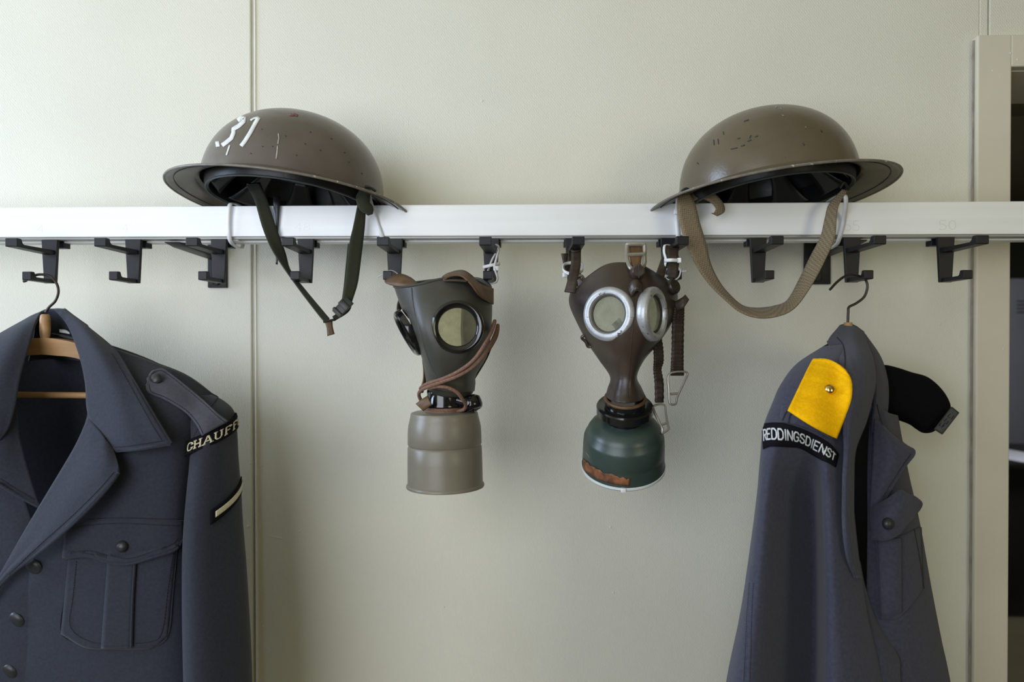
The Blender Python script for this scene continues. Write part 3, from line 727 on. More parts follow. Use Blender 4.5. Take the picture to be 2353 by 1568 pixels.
# leather straps
V, F = ribbon2([at(884, 646, -.212), at(900, 636, -.214), at(920, 630, -.216), at(942, 638, -.22), at(960, 652, -.226)], [at(886, 651, -.215), at(900, 656, -.222), at(915, 658, -.232), at(932, 657, -.240), at(952, 656, -.246)], 30, 4)
mk('head_strap', V, F, M_LEA, m1, thick=.0018, off=0)
V, F = ribbon2([at(1016, 637, -.235), at(1032, 628, -.232), at(1062, 622, -.232), at(1084, 634, -.236), at(1102, 652, -.232), at(1133, 664, -.205)],
               [at(1019, 645, -.258), at(1036, 635, -.256), at(1060, 635, -.258), at(1082, 654, -.260), at(1104, 682, -.250), at(1133, 700, -.212)], 40, 5)
mk('head_strap', V, F, M_LEA, m1, thick=.0018, off=0)
V, F = ribbon2([at(1018, 640, -.246), at(1045, 640, -.252), at(1078, 642, -.254)], [at(1020, 646, -.258), at(1045, 646, -.262), at(1074, 648, -.262)], 16, 3)
mk('strap_fold', V, F, M_DLEA, m1, thick=.0015, off=0)
V, F = ribbon2([at(918, 684, -.200), at(913, 700, -.200), at(912, 718, -.205)], [at(930, 700, -.19), at(926, 706, -.19), at(920, 714, -.2)], 14, 3)
mk('side_strap', V, F, M_DLEA, m1, thick=.0015, off=0)
V, F = ribbon2([at(971, 826, -.205), at(973, 850, -.203), at(972, 875, -.205), at(967, 890, -.207)], [at(975, 826, -.200), at(979, 850, -.198), at(978, 875, -.2), at(975, 892, -.202)], 20, 3)
mk('side_strap', V, F, M_LEA, m1, thick=.0015, off=0)
V, F = ribbon2([at(956, 928, -.232), at(968, 919, -.236), at(983, 910, -.236)], [at(974, 945, -.236), at(982, 938, -.240), at(992, 930, -.242)], 14, 4)
mk('strap_tab', V, F, M_LEA, m1, thick=.002, off=0)
V, F = ribbon2([at(1132, 790, -.200), at(1118, 825, -.202), at(1090, 872, -.206)], [at(1130, 790, -.19), at(1114, 822, -.19), at(1088, 862, -.195)], 20, 3)
mk('side_strap', V, F, M_DLEA, m1, thick=.0015, off=0)
# wound carrying cord
def cord(pts, r=.0022): return tubev([at(*p) for p in pts], r, 8, n=len(pts)*10)
cd1 = mk('neck_cord', *cord([(1128, 762, -.222), (1137, 738, -.224), (1131, 760, -.246), (1112, 795, -.272), (1088, 828, -.276), (1055, 853, -.274), (1020, 870, -.268), (985, 881, -.258), (967, 892, -.236), (970, 900, -.205)]), M_CORD, m1)
mk('cord_turn', *cord([(1120, 810, -.200), (1140, 775, -.205), (1144, 748, -.215), (1138, 768, -.232), (1118, 808, -.262), (1088, 842, -.272), (1050, 865, -.272), (1010, 880, -.266), (975, 893, -.256), (963, 904, -.234), (966, 918, -.225), (975, 928, -.225)]), M_CORD, cd1)
mk('cord_turn', *cord([(985, 893, -.258), (1005, 889, -.262), (1028, 891, -.264), (1050, 902, -.262), (1062, 917, -.256), (1070, 930, -.245), (1066, 941, -.236), (1050, 946, -.228)]), M_CORD, cd1)
cc = at(1021, 939, -.214)
for dz in (0, -.0032):
    mk('cord_turn', *tubev([(cc.x+(41*kc)*math.cos(a), cc.y+(41*kc)*math.sin(a), cc.z+dz) for a in np.linspace(0, 2*math.pi, 20, endpoint=False)], .0021, 8, n=80, closed=True), M_CORD, cd1)
# ties holding it to the hooks
hk = at(1128, 610, -.152)
tie('white cable tie ringing the hook above the grey green mask', [at(1111, 614, -.158), at(1128, 610, -.165), at(1147, 606, -.158), at(1143, 608, -.143), at(1116, 612, -.143)], wd=(0, 0, 1), w=.0040, head=at(1140, 617, -.166))
tie('long white cable tie looped between both arms of hook above grey green mask', [at(1140, 562, -.185), at(1147, 572, -.166), at(1142, 590, -.166), at(1137, 615, -.168), at(1143, 638, -.175), at(1138, 650, -.178), at(1122, 652, -.172), at(1117, 640, -.160), at(1130, 600, -.148), at(1146, 570, -.150)], w=.0038, wd=(.5, .8, 0))
tie('short white cable tie poking out left of the hook over the brown leather strap', [at(884, 628, -.178), at(900, 622, -.166), at(915, 632, -.160), at(910, 648, -.166), at(890, 646, -.178)], w=.0036, wd=(0, 1, 0), head=at(880, 632, -.180), headdir=(-1, 0, 0), tail=[at(878, 632, -.18), at(868, 637, -.18)])

# ---------------- brown mask with green canister
R2 = [
 [(1462,606,-.246),(1500,622,-.236),(1540,650,-.205),(1532,640,-.172),(1440,612,-.152),(1350,632,-.167),(1324,656,-.205),(1392,608,-.240)],
 [(1458,650,-.262),(1505,652,-.252),(1553,672,-.208),(1540,665,-.170),(1440,650,-.150),(1340,660,-.165),(1311,676,-.208),(1388,652,-.254)],
 [(1455,695,-.272),(1505,697,-.260),(1554,702,-.208),(1538,700,-.170),(1440,698,-.150),(1335,700,-.165),(1311,702,-.210),(1386,697,-.262)],
 [(1452,742,-.276),(1500,744,-.264),(1541,746,-.213),(1525,742,-.175),(1440,742,-.155),(1350,742,-.170),(1329,746,-.212),(1390,744,-.264)],
 [(1449,795,-.270),(1482,797,-.260),(1512,790,-.215),(1498,795,-.185),(1440,795,-.170),(1368,795,-.185),(1353,790,-.213),(1404,797,-.260)],
 [(1447,835,-.260),(1470,835,-.250),(1479,830,-.218),(1472,830,-.196),(1438,830,-.184),(1392,830,-.196),(1377,828,-.216),(1416,835,-.250)],
 [(1444,872,-.254),(1459,872,-.247),(1464,866,-.222),(1459,866,-.202),(1435,866,-.196),(1408,866,-.202),(1402,866,-.221),(1420,872,-.247)],
 [(1441,905,-.257),(1466,903,-.248),(1475,893,-.222),(1466,888,-.201),(1436,886,-.194),(1408,888,-.201),(1396,893,-.221),(1412,903,-.248)],
 [(1440,926,-.262),(1470,922,-.250),(1483,910,-.222),(1470,903,-.198),(1437,900,-.190),(1405,903,-.198),(1391,910,-.222),(1408,922,-.250)],
]
q1c, q1a = at(1400, 722, -.258), Vector((-.50, -.86, .03)).normalized()
q2c, q2a = at(1500, 722, -.255), Vector((.83, -.55, 0)).normalized()
m2 = thing('gas_mask', 'brown rubber gas mask with silver lens rings and dark green canister', 'gas mask', at(1432, 1128, -.2), 'gas masks hung on the coat rack')
G2, V2, F2 = facepiece(R2, hole=(.31, .68, .62), lenses=((q1c, q1a, .0275), (q2c, q2a, .0275)))
fp2 = mk('face_piece', V2, F2, M_RUB2, m2, thick=.0018, off=-1, recalc=True)
S2 = Surf((V2, F2))
mk('rubber_seam', *decalline(S2, [(1457, 680), (1455, 740), (1450, 800), (1446, 850), (1443, 915)], .0005, off=.0002, n=50), M_RUB2, fp2)
zp = [(.0222, -.004), (.0222, .004), (.0238, .0062), (.0268, .0068), (.0298, .0060), (.0318, .0035), (.0322, -.002), (.030, -.007), (.0262, -.007)]
for c, a in ((q1c, q1a), (q2c, q2a)):
    r = mk('lens_ring', *lens_ring(zp, c, a), M_STEEL, m2, recalc=True)
    mk('lens_seat', *lens_ring([(.0205, .000), (.0205, .0022), (.0228, .0026), (.0228, .000)], c, a), M_DLEA, r, recalc=True)
    mk('lens', *lathe([(0, .0005), (.0224, .0005), (.0224, -.0005), (0, -.0005)], 48, frame(c, a)), M_LENS2, r)
# grey gummed corner seen in the near lens
V, F = ribbon2([q1c+Vector((.004, .0105, -.012)), q1c+Vector((.013, .009, -.004))], [q1c+Vector((.010, .0105, -.020)), q1c+Vector((.018, .008, -.012))], 4, 3)
mk('torn_film', V, F, M_GREYB, fp2, thick=.0005)
# connector disc and canister
tC, bC = at(1436, 930, -.226), at(1431, 1086, -.186)
axc = (tC-bC).normalized(); L = (tC-bC).length; kp = 1/pxm(-.21)
cf = frame(bC, axc)
def s(px): return L-px*kp
mk('connector_disc', *lathe([(0, s(-14)), (43*kp, s(-14)), (45*kp, s(0)), (56*kp, s(0)), (61*kp, s(1)), (63.5*kp, s(4)), (63.5*kp, s(20)), (61*kp, s(23)), (45*kp, s(24)), (43*kp, s(28)), (43*kp, s(48)), (40*kp, s(52)), (0, s(52))], 60, cf), M_BAK, m2)
mk('neck_binding', *lathe([(42*kp, s(-20)), (46*kp, s(-19)), (47.3*kp, s(-16)), (46.5*kp, s(-13)), (43*kp, s(-12)), (40*kp, s(-16))], 60, cf, closed=True), M_LEA, m2)
ca2 = mk('canister', *lathe([(0, s(38)), (42*kp, s(39)), (62*kp, s(44)), (76*kp, s(53)), (83*kp, s(64)), (86*kp, s(74)), (89.5*kp, s(78)), (91.5*kp, s(84)), (93*kp, s(100)), (94*kp, s(122)), (93.2*kp, s(125)), (94*kp, s(128)), (95*kp, s(158)), (96.5*kp, s(161)), (96.5*kp, s(166)), (94*kp, s(168)), (0, s(168))], 80, cf), M_CAN2, m2)
def canp(a, px, r): return cf @ Vector((r*kp*math.cos(a), r*kp*math.sin(a), s(px)))
SC2 = Surf(lathe([(42*kp, s(39)), (62*kp, s(44)), (76*kp, s(53)), (83*kp, s(64)), (86*kp, s(74)), (91.5*kp, s(84)), (94*kp, s(122)), (95*kp, s(165)), (94*kp, s(168))], 80, cf))
pg = coons([(1340, 1056), (1355, 1068), (1375, 1080), (1400, 1089), (1425, 1097), (1448, 1101)], [(1340, 1076), (1355, 1089), (1375, 1101), (1400, 1110), (1425, 1115), (1446, 1117)], 26, 5)
pg = [[(x, y+(random.uniform(-2.6, 2.6) if k == 0 else 0)) for x, y in r] for k, r in enumerate(pg)]
mk('torn_label', *decal(SC2, pg, .0006), M_RUST, ca2, thick=.0006, off=0)
for P_ in ([(1347, 1041), (1351, 1046), (1354, 1052)],):
    mk('scratch', *decalline(SC2, P_, .00022, n=16), M_DRIP, ca2)
# tie round the canister foot
n0 = 60; V = []; F = []
tt = thing('cable_tie', 'white cable tie strapped round the foot of the dark green canister', 'cable tie', tuple(canp(-PI/2, 168, 96)), 'white cable ties')
mk('band', *lathe([(96*kp, s(158)), (98*kp, s(158.5)), (98*kp, s(164)), (96*kp, s(164.5))], 80, cf, closed=True), M_TIE, tt, recalc=True)
hd = min((canp(a, 162, 98) for a in np.linspace(0, 2*PI, 200)), key=lambda p: (p-at(1434, 1119, -.24)).length)
mk('head', *xf(box((0, 0, 0), (.0060, .0052, .0048), .0008), frame(hd, (0, -1, -.2))), M_TIE, tt)
# buckles and straps
def ringpath(pts, r, m, name, par, ab=None): return mk(name, *tubev([at(*p) for p in pts], r, 8, n=len(pts)*6, closed=True, ab=ab), m, par)
b0 = ringpath([(1441, 566, -.238), (1446, 562, -.238), (1476, 562, -.238), (1481, 566, -.238), (1481, 590, -.242), (1480, 608, -.25), (1470, 618, -.256), (1452, 618, -.258), (1444, 606, -.252), (1441, 590, -.244)], .0026, M_STEEL2, 'top_buckle', m2)
mk('buckle_bar', *tubev([at(1442, 586, -.244), at(1481, 584, -.244)], .0024, 8, n=2), M_STEEL2, b0)
V, F = ribbon2([at(1446, 568, -.236), at(1447, 584, -.241), at(1450, 612, -.252)], [at(1477, 566, -.236), at(1476, 582, -.241), at(1472, 610, -.252)], 16, 4)
mk('buckle_strap', V, F, M_LEA, b0, thick=.002, off=0)
kn = frame(at(1465, 625, -.262), (.08, -.98, .12))
k0 = mk('strap_button', *lathe([(0, .006), (.0062, .0055), (.0082, .003), (.0086, -.004), (0, -.004)], 28, kn), M_RUB2, m2)
mk('button_slot', *xf(box((0, 0, .0058), (.0012, .017, .0016)), frame(at(1465, 625, -.262), (.08, -.98, .12))), M_CHIP, k0)
V, F = ribbon2([at(1443, 664, -.266), at(1450, 650, -.270), at(1462, 643, -.272), at(1475, 650, -.270)], [at(1452, 682, -.272), at(1458, 672, -.275), at(1464, 668, -.276), at(1474, 672, -.272)], 16, 4)
mk('rubber_tab', V, F, M_RUB2, m2, thick=.0025, off=0)
# left strap over hook
V, F = ribbon2([at(1313, 582, -.188), at(1311, 610, -.200), at(1304, 645, -.212), at(1297, 671, -.216)], [at(1335, 578, -.188), at(1334, 612, -.200), at(1327, 645, -.214), at(1322, 674, -.220)], 24, 4)
s0 = mk('head_strap', V, F, M_DLEA, m2, thick=.0022, off=0)
V, F = ribbon2([at(1314, 580, -.186), at(1311, 574, -.178), at(1305, 580, -.168), at(1303, 610, -.168)], [at(1335, 577, -.186), at(1332, 572, -.176), at(1322, 578, -.160), at(1318, 615, -.160)], 20, 4)
mk('strap_fold', V, F, M_DLEA, s0, thick=.0022, off=0)
V, F = ribbon2([at(1290, 583, -.172), at(1294, 600, -.172), at(1299, 625, -.174)], [at(1308, 582, -.166), at(1306, 602, -.166), at(1306, 628, -.168)], 14, 3)
mk('strap_end', V, F, M_DLEA, s0, thick=.002, off=0)
lb = frame(at(1333, 655, -.214), (-.55, -.8, .1))
b1 = mk('side_button', *lathe([(0, .004), (.006, .0035), (.0085, .001), (.0088, -.004), (0, -.004)], 24, lb), M_RUB2, m2)
mk('button_pad', *lathe([(0, .0), (.0125, -.001), (.0142, -.004), (0, -.005)], 28, frame(at(1331, 664, -.211), (-.5, -.84, .1))), M_RUB2, b1)
ringpath([(1325, 640, -.210), (1336, 634, -.208), (1342, 645, -.206), (1338, 664, -.21), (1328, 668, -.216)], .0018, M_STEEL2, 'wire_loop', b1)
# right strap bunch at the second hook
V, F = ribbon2([at(1503, 640, -.225), at(1516, 605, -.205), at(1530, 565, -.185)], [at(1524, 648, -.225), at(1532, 612, -.205), at(1541, 570, -.185)], 20, 4)
s2 = mk('head_strap', V, F, M_DLEA, m2, thick=.0022, off=0)
V, F = ribbon2([at(1530, 562, -.192), at(1532, 580, -.200), at(1531, 600, -.202), at(1534, 618, -.200), at(1530, 640, -.200)], [at(1562, 566, -.190), at(1558, 582, -.198), at(1560, 602, -.200), at(1558, 618, -.198), at(1556, 640, -.198)], 26, 5)
mk('strap_fold', V, F, M_DLEA, s2, thick=.0022, off=0)
rk = frame(at(1545, 660, -.220), (.55, -.75, .3))
mk('side_button', *lathe([(0, .006), (.008, .0055), (.0096, .003), (.0098, -.003), (.008, -.006), (0, -.006)], 28, rk), M_RUB2, m2)
V, F = ribbon2([at(1548, 695, -.212), at(1565, 686, -.216), at(1574, 678, -.214)], [at(1556, 716, -.214), at(1572, 706, -.220), at(1583, 690, -.216)], 14, 4)
mk('strap_tab', V, F, M_DLEA, m2, thick=.0025, off=0)
V, F = ribbon2([at(1536, 712, -.195), at(1550, 718, -.205), at(1560, 712, -.212)], [at(1535, 740, -.195), at(1548, 738, -.205), at(1560, 730, -.212)], 12, 3)
mk('strap_root', V, F, M_DLEA, m2, thick=.002, off=0)
# two hanging straps with buckles; pleated webbing built as ribs
def hang(left, right, n, par_name):
    V, F = ribbon2([at(*p) for p in left], [at(*p) for p in right], n, 5)
    A = np.array(V).reshape(n, 5, 3)
    A[:, :, 1] += (.0007*np.sin(np.arange(n)*2.1))[:, None]
    A[:, :, 0] += (.0003*np.sin(np.arange(n)*1.7+1))[:, None]
    return mk(par_name, A.reshape(-1, 3), F, M_DLEA, m2, thick=.0024, off=0)
h1 = hang([(1549, 706, -.214), (1545, 740, -.212), (1544, 800, -.210), (1542, 845, -.210), (1541, 862, -.212)], [(1572, 706, -.210), (1571, 740, -.208), (1570, 800, -.206), (1570, 845, -.206), (1571, 862, -.208)], 70, 'hanging_strap')
ringpath([(1538, 860, -.216), (1578, 856, -.213), (1573, 876, -.214), (1562, 900, -.216), (1556, 914, -.218), (1552, 929, -.220), (1539, 927, -.220), (1537, 900, -.218)], .0019, M_STEEL2, 'strap_buckle', h1, ab=(1, .7))
mk('buckle_bar', *tubev([at(1541, 906, -.219), at(1558, 905, -.217)], .0016, 8, n=2), M_STEEL2, h1)
h2 = hang([(1500, 775, -.215), (1502, 800, -.214), (1503, 830, -.214), (1502, 850, -.214), (1505, 880, -.212), (1506, 925, -.212)], [(1518, 770, -.210), (1523, 800, -.210), (1524, 830, -.210), (1519, 850, -.210), (1524, 880, -.208), (1524, 925, -.208)], 60, 'hanging_strap')
ringpath([(1501, 935, -.216), (1526, 931, -.213), (1530, 950, -.214), (1534, 975, -.215), (1536, 986, -.216), (1528, 993, -.217), (1520, 997, -.218), (1521, 985, -.217), (1512, 965, -.217)], .0018, M_STEEL2, 'strap_buckle', h2, ab=(1, .7))
mk('buckle_bar', *tubev([at(1517, 978, -.217), at(1534, 972, -.215)], .0015, 8, n=2), M_STEEL2, h2)
# small left side buckle
sb = ringpath([(1337, 776, -.208), (1350, 770, -.210), (1362, 792, -.214), (1352, 797, -.212), (1346, 786, -.208)], .0020, M_RUB2, 'side_buckle', m2)
V, F = ribbon2([at(1338, 754, -.205), at(1347, 770, -.206), at(1360, 790, -.208)], [at(1348, 756, -.205), at(1354, 768, -.206), at(1366, 786, -.208)], 12, 3)
mk('buckle_strap', V, F, M_DLEA, sb, thick=.002, off=0)
# ties at the hooks
tie('white cable tie ringing the strap bunch at the right hook of the brown mask', [at(1527, 599, -.206), at(1544, 598, -.214), at(1562, 599, -.206), at(1555, 598, -.190), at(1535, 598, -.190)], wd=(0, 0, 1), w=.0042, head=at(1562, 599, -.208), headdir=(1, -.5, 0))
tie('long bent white cable tie down the left side of strap bunch', [at(1541, 566, -.190), at(1528, 564, -.196), at(1526, 580, -.204), at(1530, 598, -.206), at(1526, 615, -.206), at(1522, 636, -.206), at(1532, 634, -.200), at(1545, 610, -.186), at(1548, 580, -.182)], w=.0036, wd=(.6, -.8, 0))
tie('short white cable tie with round head beside the lower arm of the right hook', [at(1530, 638, -.200), at(1545, 645, -.204), at(1560, 636, -.198), at(1562, 618, -.192), at(1545, 612, -.186), at(1530, 622, -.188)], w=.0036, wd=(0, 1, .2), head=at(1564, 624, -.196), headdir=(1, 0, 0), tail=[at(1566, 624, -.196), at(1577, 623, -.196)])
tie('clear cable tie behind the folded strap at the left hook of the brown mask', [at(1295, 622, -.190), at(1315, 630, -.195), at(1338, 622, -.190), at(1336, 606, -.172), at(1315, 604, -.166), at(1297, 608, -.175)], w=.0042, wd=(0, .2, 1), head=at(1298, 632, -.185), headdir=(-1, -.3, 0))

# ================================================================ JACKETS AND HANGERS
def cloth(name, rows, m, parent, nu=50, nv=50, thick=.0022, wr=0., seed=0, off=0, dx=1):
    G = surfpx(rows, nu, nv)
    if wr:
        rs = np.random.RandomState(seed); nvv, nuu = G.shape[:2]
        u, v = np.meshgrid(np.linspace(0, 1, nuu), np.linspace(0, 1, nvv)); d = np.zeros_like(u)
        for k in range(7):
            a = rs.uniform(-1, 1, 2)*np.array([9, 4]); d += np.sin(a[0]*u*2+a[1]*v*3+rs.uniform(0, 6.28))/7
        G[:, :, 1] += d*wr
    vf = GV(G); o = mk(name, *vf, m, parent, thick=thick, off=off)
    return o, vf, G
def button(name, c, axis, r, m, parent, h=.004):
    return mk(name, *lathe([(0, h), (r*.5, h*.93), (r*.8, h*.68), (r*.97, h*.25), (r, 0), (r*.9, -h*.3), (0, -h*.3)], 28, frame(c, axis)), m, parent)
HX = 103
# ---------------- left hanger
h1 = thing('coat_hanger', 'beech hanger with trouser bar inside the blue grey chauffeur jacket', 'coat hanger', at(103, 800, -.172), 'wooden coat hangers')
mk('hanger_hook', *tubev([at(54, 647, -.176), at(60, 645, -.176), at(72, 636, -.174), at(92, 631, -.172), at(115, 635, -.172), at(130, 652, -.172), at(134, 672, -.172), at(127, 692, -.172), at(113, 706, -.172), at(105, 718, -.172)], .0017, 10, n=90), M_WIRE, h1)
mk('hook_tip', *lathe([(0, -.0026), (.002, -.0018), (.0028, 0), (.002, .0018), (0, .0026)], 14, frame(at(54, 648, -.176), (1, 0, 0))), M_WIRE, h1)
kk = 1/pxm(-.174)
mk('hanger_neck', *lathe([(0, .0), (.0050, 0), (.0062, .006), (.0067, .016), (.0064, .026), (.0055, .0315), (.004, .033), (0, .033)], 24, Matrix.Translation(at(104, 780, -.174))), M_WOOD, h1)
bar = []
for sgn in (1, -1):
    pass
A = [(-250, 900), (-190, 872), (-120, 846), (-60, 820), (20, 790), (72, 779), (104, 777), (136, 779), (188, 790), (268, 820), (330, 848), (390, 876), (440, 905)]
top = ats([(x, y, -.172) for x, y in A]); bot = ats([(x, y+(38 if 30 < x < 180 else 34), -.172) for x, y in A])
n = 80; T = cr(top, n); B = cr(bot, n)
V = []
for i in range(n):
    for dy in (-.009, .009):
        V.append((T[i][0], T[i][1]+dy, T[i][2])); V.append((B[i][0], B[i][1]+dy, B[i][2]))
F = []
for i in range(n-1):
    a, b = i*4, i*4+4
    F += [(a, b, b+1, a+1), (a+2, a+3, b+3, b+2), (a, a+2, b+2, b), (a+1, b+1, b+3, a+3)]
F += [(0, 1, 3, 2), ((n-1)*4, (n-1)*4+2, (n-1)*4+3, (n-1)*4+1)]
mk('shoulder_bar', V, F, M_WOOD, h1, recalc=True)
mk('trouser_bar', *tubev([at(-300, 906, -.172), at(103, 908, -.172), at(470, 912, -.172)], .0042, 14, n=40), M_WOOD, h1)

# ---------------- left jacket (worn side towards the room)
j1 = thing('uniform_jacket', 'blue grey uniform jacket with CHAUFFEUR shoulder title on wooden hanger', 'jacket', at(150, 1568, -.2), 'uniform jackets on hangers')
FR = [
 [(168,752,-.180),(250,796,-.186),(340,828,-.188),(425,862,-.186),(497,912,-.176)],
 [(192,850,-.215),(270,872,-.232),(350,898,-.236),(430,936,-.230),(508,968,-.182)],
 [(200,960,-.236),(280,985,-.254),(350,1005,-.260),(420,1035,-.248),(500,1050,-.184)],
 [(120,1150,-.262),(220,1160,-.274),(310,1170,-.278),(410,1175,-.262),(480,1180,-.190)],
 [(0,1310,-.268),(140,1310,-.279),(280,1310,-.281),(410,1310,-.264),(485,1310,-.192)],
 [(-45,1450,-.262),(120,1450,-.273),(280,1450,-.275),(415,1450,-.258),(495,1450,-.190)],
 [(-50,1600,-.254),(120,1600,-.264),(290,1600,-.266),(425,1600,-.250),(510,1600,-.188)],
 [(-55,1850,-.240),(120,1850,-.250),(300,1850,-.252),(445,1850,-.238),(530,1850,-.185)],
]
fpL, vfL, _ = cloth('front_panel', FR, M_CLO1, j1, 60, 80, wr=.0035, seed=3)
def mir(rows, cx, dyy=0, dY=0): return [[(2*cx-x, y+dyy, Y+dY) for x, y, Y in r][::-1] for r in rows]
FR2 = mir(FR, 100, 0, .004)
for k, x in enumerate((30, 20, 8, 60, 110, 120, 120, 120)):
    r = FR2[k]; r[-1] = (x if k < 4 else x, r[-1][1], r[-1][2])
fpR, vfR, _ = cloth('front_panel', FR2, M_CLO1, j1, 50, 60, wr=.003, seed=8)
BK = [
 [(-297,912,-.160),(-140,828,-.155),(20,775,-.140),(103,768,-.130),(186,775,-.140),(346,828,-.155),(500,912,-.160)],
 [(-306,985,-.150),(-140,980,-.110),(20,960,-.100),(103,955,-.098),(186,960,-.100),(346,980,-.110),(510,985,-.150)],
 [(-290,1250,-.155),(-140,1250,-.098),(20,1250,-.090),(103,1250,-.088),(186,1250,-.090),(346,1250,-.098),(495,1250,-.155)],
 [(-300,1550,-.155),(-140,1550,-.095),(20,1550,-.085),(103,1550,-.083),(186,1550,-.085),(346,1550,-.095),(505,1550,-.155)],
 [(-320,1850,-.155),(-140,1850,-.092),(20,1850,-.082),(103,1850,-.080),(186,1850,-.082),(346,1850,-.092),(525,1850,-.155)],
]
cloth('back_panel', BK, M_LIN, j1, 50, 40)
# inside back yoke below the hanger bar
# collar stand seen inside, behind the hanger neck
cloth('collar_stand', [[(84,730,-.158),(100,715,-.150),(122,711,-.147),(146,714,-.150),(172,728,-.160)], [(78,770,-.150),(100,765,-.138),(122,764,-.134),(150,765,-.138),(186,772,-.150)], [(66,830,-.146),(95,826,-.128),(125,825,-.124),(155,826,-.128),(200,832,-.146)]], M_CLO1, j1, 30, 20)
cloth('collar_fall', [[(60,742,-.152),(98,715,-.146),(122,710.5,-.144),(150,714,-.146),(200,748,-.152)], [(40,790,-.125),(98,770,-.112),(122,768,-.110),(150,770,-.112),(230,800,-.125)]], M_CLO1, j1, 30, 12)
# garment loop and torn label inside the neck
V, F = ribbon2([at(118, 766, -.150), at(140, 768, -.150), at(170, 776, -.152)], [at(140, 772, -.152), at(150, 777, -.152), at(172, 781, -.154)], 12, 3)
mk('neck_label', V, F, M_GREYB, j1, thick=.0008)
V, F = ribbon2([at(136, 757, -.148), at(150, 758, -.149), at(160, 764, -.15)], [at(137, 764, -.150), at(150, 766, -.151), at(160, 768, -.151)], 8, 3)
mk('torn_tag', V, F, M_SILV, j1, thick=.0005)
# collar leaf (image right)
CI = [(126,712,-.149),(158,752,-.186),(184,818,-.220),(198,880,-.238),(203,945,-.252),(222,1000,-.266),(258,1037,-.276)]
CM = [(140,712,-.153),(192,752,-.196),(232,818,-.236),(258,885,-.258),(280,950,-.275),(300,1000,-.284),(325,1031,-.286)]
CO = [(148,712,-.146),(205,757,-.182),(262,806,-.214),(298,862,-.242),(335,925,-.264),(368,980,-.276),(393,1020,-.280)]
col1, vfC, _ = cloth('collar', [list(r) for r in zip(CI, CM, CO)], M_CLO1, j1, 24, 70, thick=.0035, wr=.002, seed=5)
# collar leaf (image left) with its own drape
DI = [(96,718,-.150),(82,745,-.182),(64,805,-.216),(46,872,-.236),(36,930,-.250),(22,980,-.258),(2,1010,-.262)]
DM = [(75,727,-.155),(40,760,-.196),(10,815,-.232),(-15,880,-.252),(-32,950,-.268),(-45,1000,-.274),(-62,1030,-.276)]
DO = [(55,738,-.148),(-5,772,-.184),(-56,806,-.214),(-92,862,-.238),(-130,925,-.258),(-162,980,-.268),(-188,1020,-.272)]
cloth('collar', [list(r) for r in zip(DI, DM, DO)], M_CLO1, j1, 20, 50, thick=.0035)
# lapel (image right)
LI = [(204,960,-.255),(176,1022,-.269),(140,1085,-.279),(98,1155,-.287),(52,1232,-.291),(4,1318,-.289),(-35,1390,-.284)]
LM = [(236,1000,-.274),(226,1058,-.292),(195,1112,-.300),(140,1180,-.304),(78,1250,-.302),(10,1322,-.292),(-33,1391,-.285)]
LO = [(259,1038,-.281),(273,1086,-.297),(240,1130,-.306),(180,1192,-.310),(105,1258,-.307),(16,1328,-.293),(-31,1392,-.286)]
lap1, vfLp, _ = cloth('lapel', [list(r) for r in zip(LI, LM, LO)], M_CLO1, j1, 24, 70, thick=.0035, wr=.0015, seed=2)
# lapel (image left), folded inward with its hem showing
EI = [(36,930,-.246),(44,1000,-.244),(62,1070,-.250),(80,1130,-.258),(94,1168,-.264)]
EM = [(5,960,-.258),(0,1020,-.262),(8,1080,-.266),(24,1120,-.268),(45,1142,-.270)]
EO = [(-60,1000,-.268),(-70,1030,-.274),(-60,1070,-.276),(-40,1095,-.276),(-5,1112,-.276)]
lap2, vfL2, _ = cloth('lapel', [list(r) for r in zip(EI, EM, EO)], M_CLO1, j1, 20, 40, thick=.003)
# sleeve, a tapered tube
SL = [(470,908,14,-.190,.010),(478,922,30,-.192,.022),(487,950,44,-.202,.034),(491,1000,44,-.214,.042),(490,1060,47,-.226,.047),(489,1130,50,-.236,.051),(489,1220,52,-.241,.053),(495,1350,56,-.243,.055),(505,1568,61,-.244,.057),(511,1850,65,-.242,.058)]
SLC = cr(np.array(SL, float), 200)
def sleeve_pt(th, t, grow=0.):
    """th angle: pi/2 faces the room; t 0..1 down the arm"""
    k = max(0., min(198.999, t*199)); i0 = int(k); a = SLC[i0]*(1-(k-i0))+SLC[i0+1]*(k-i0)
    c = at(a[0], a[1], a[3]); w = a[2]/pxm(a[3])+grow; d = a[4]+grow
    return Vector((c.x-w*math.cos(th), c.y-d*math.sin(th), c.z))
SLC = cr(np.array(SL, float), 200)
def sleeve_mesh(mx=None, nth=64, nt=90):
    G = np.zeros((nt, nth, 3)); rs = np.random.RandomState(4)
    for j in range(nt):
        for i in range(nth):
            th = 2*math.pi*i/nth; t = j/(nt-1)
            w = .0018*math.sin(3*th+5*t)+.0016*math.sin(2*th-9*t+1)
            w *= min(1, t*4)
            p = sleeve_pt(th, t, w); G[j, i] = p
    if mx is not None: G[:, :, 0] = 2*mx-G[:, :, 0]
    return GV(G, True)
vfS = sleeve_mesh(); sl1 = mk('sleeve', *vfS, M_CLO1, j1, thick=.002, recalc=True)
mk('sleeve', *sleeve_mesh(at(101, 1000, -.2).x, 40, 40), M_CLO1, j1, thick=.002, recalc=True)
SJ = Surf(vfL, vfS)
SJP = Surf(vfL)
# sleeve-head seam
mk('armhole_seam', *decalline(SJ, [(500, 915), (478, 945), (455, 985), (438, 1025), (426, 1075)], .0008, off=0, n=30), M_STI, sl1)
# shoulder seam
mk('shoulder_seam', *decalline(SJP, [(290, 842), (340, 855), (400, 880)], .0007, off=0, n=20), M_STI, fpL)
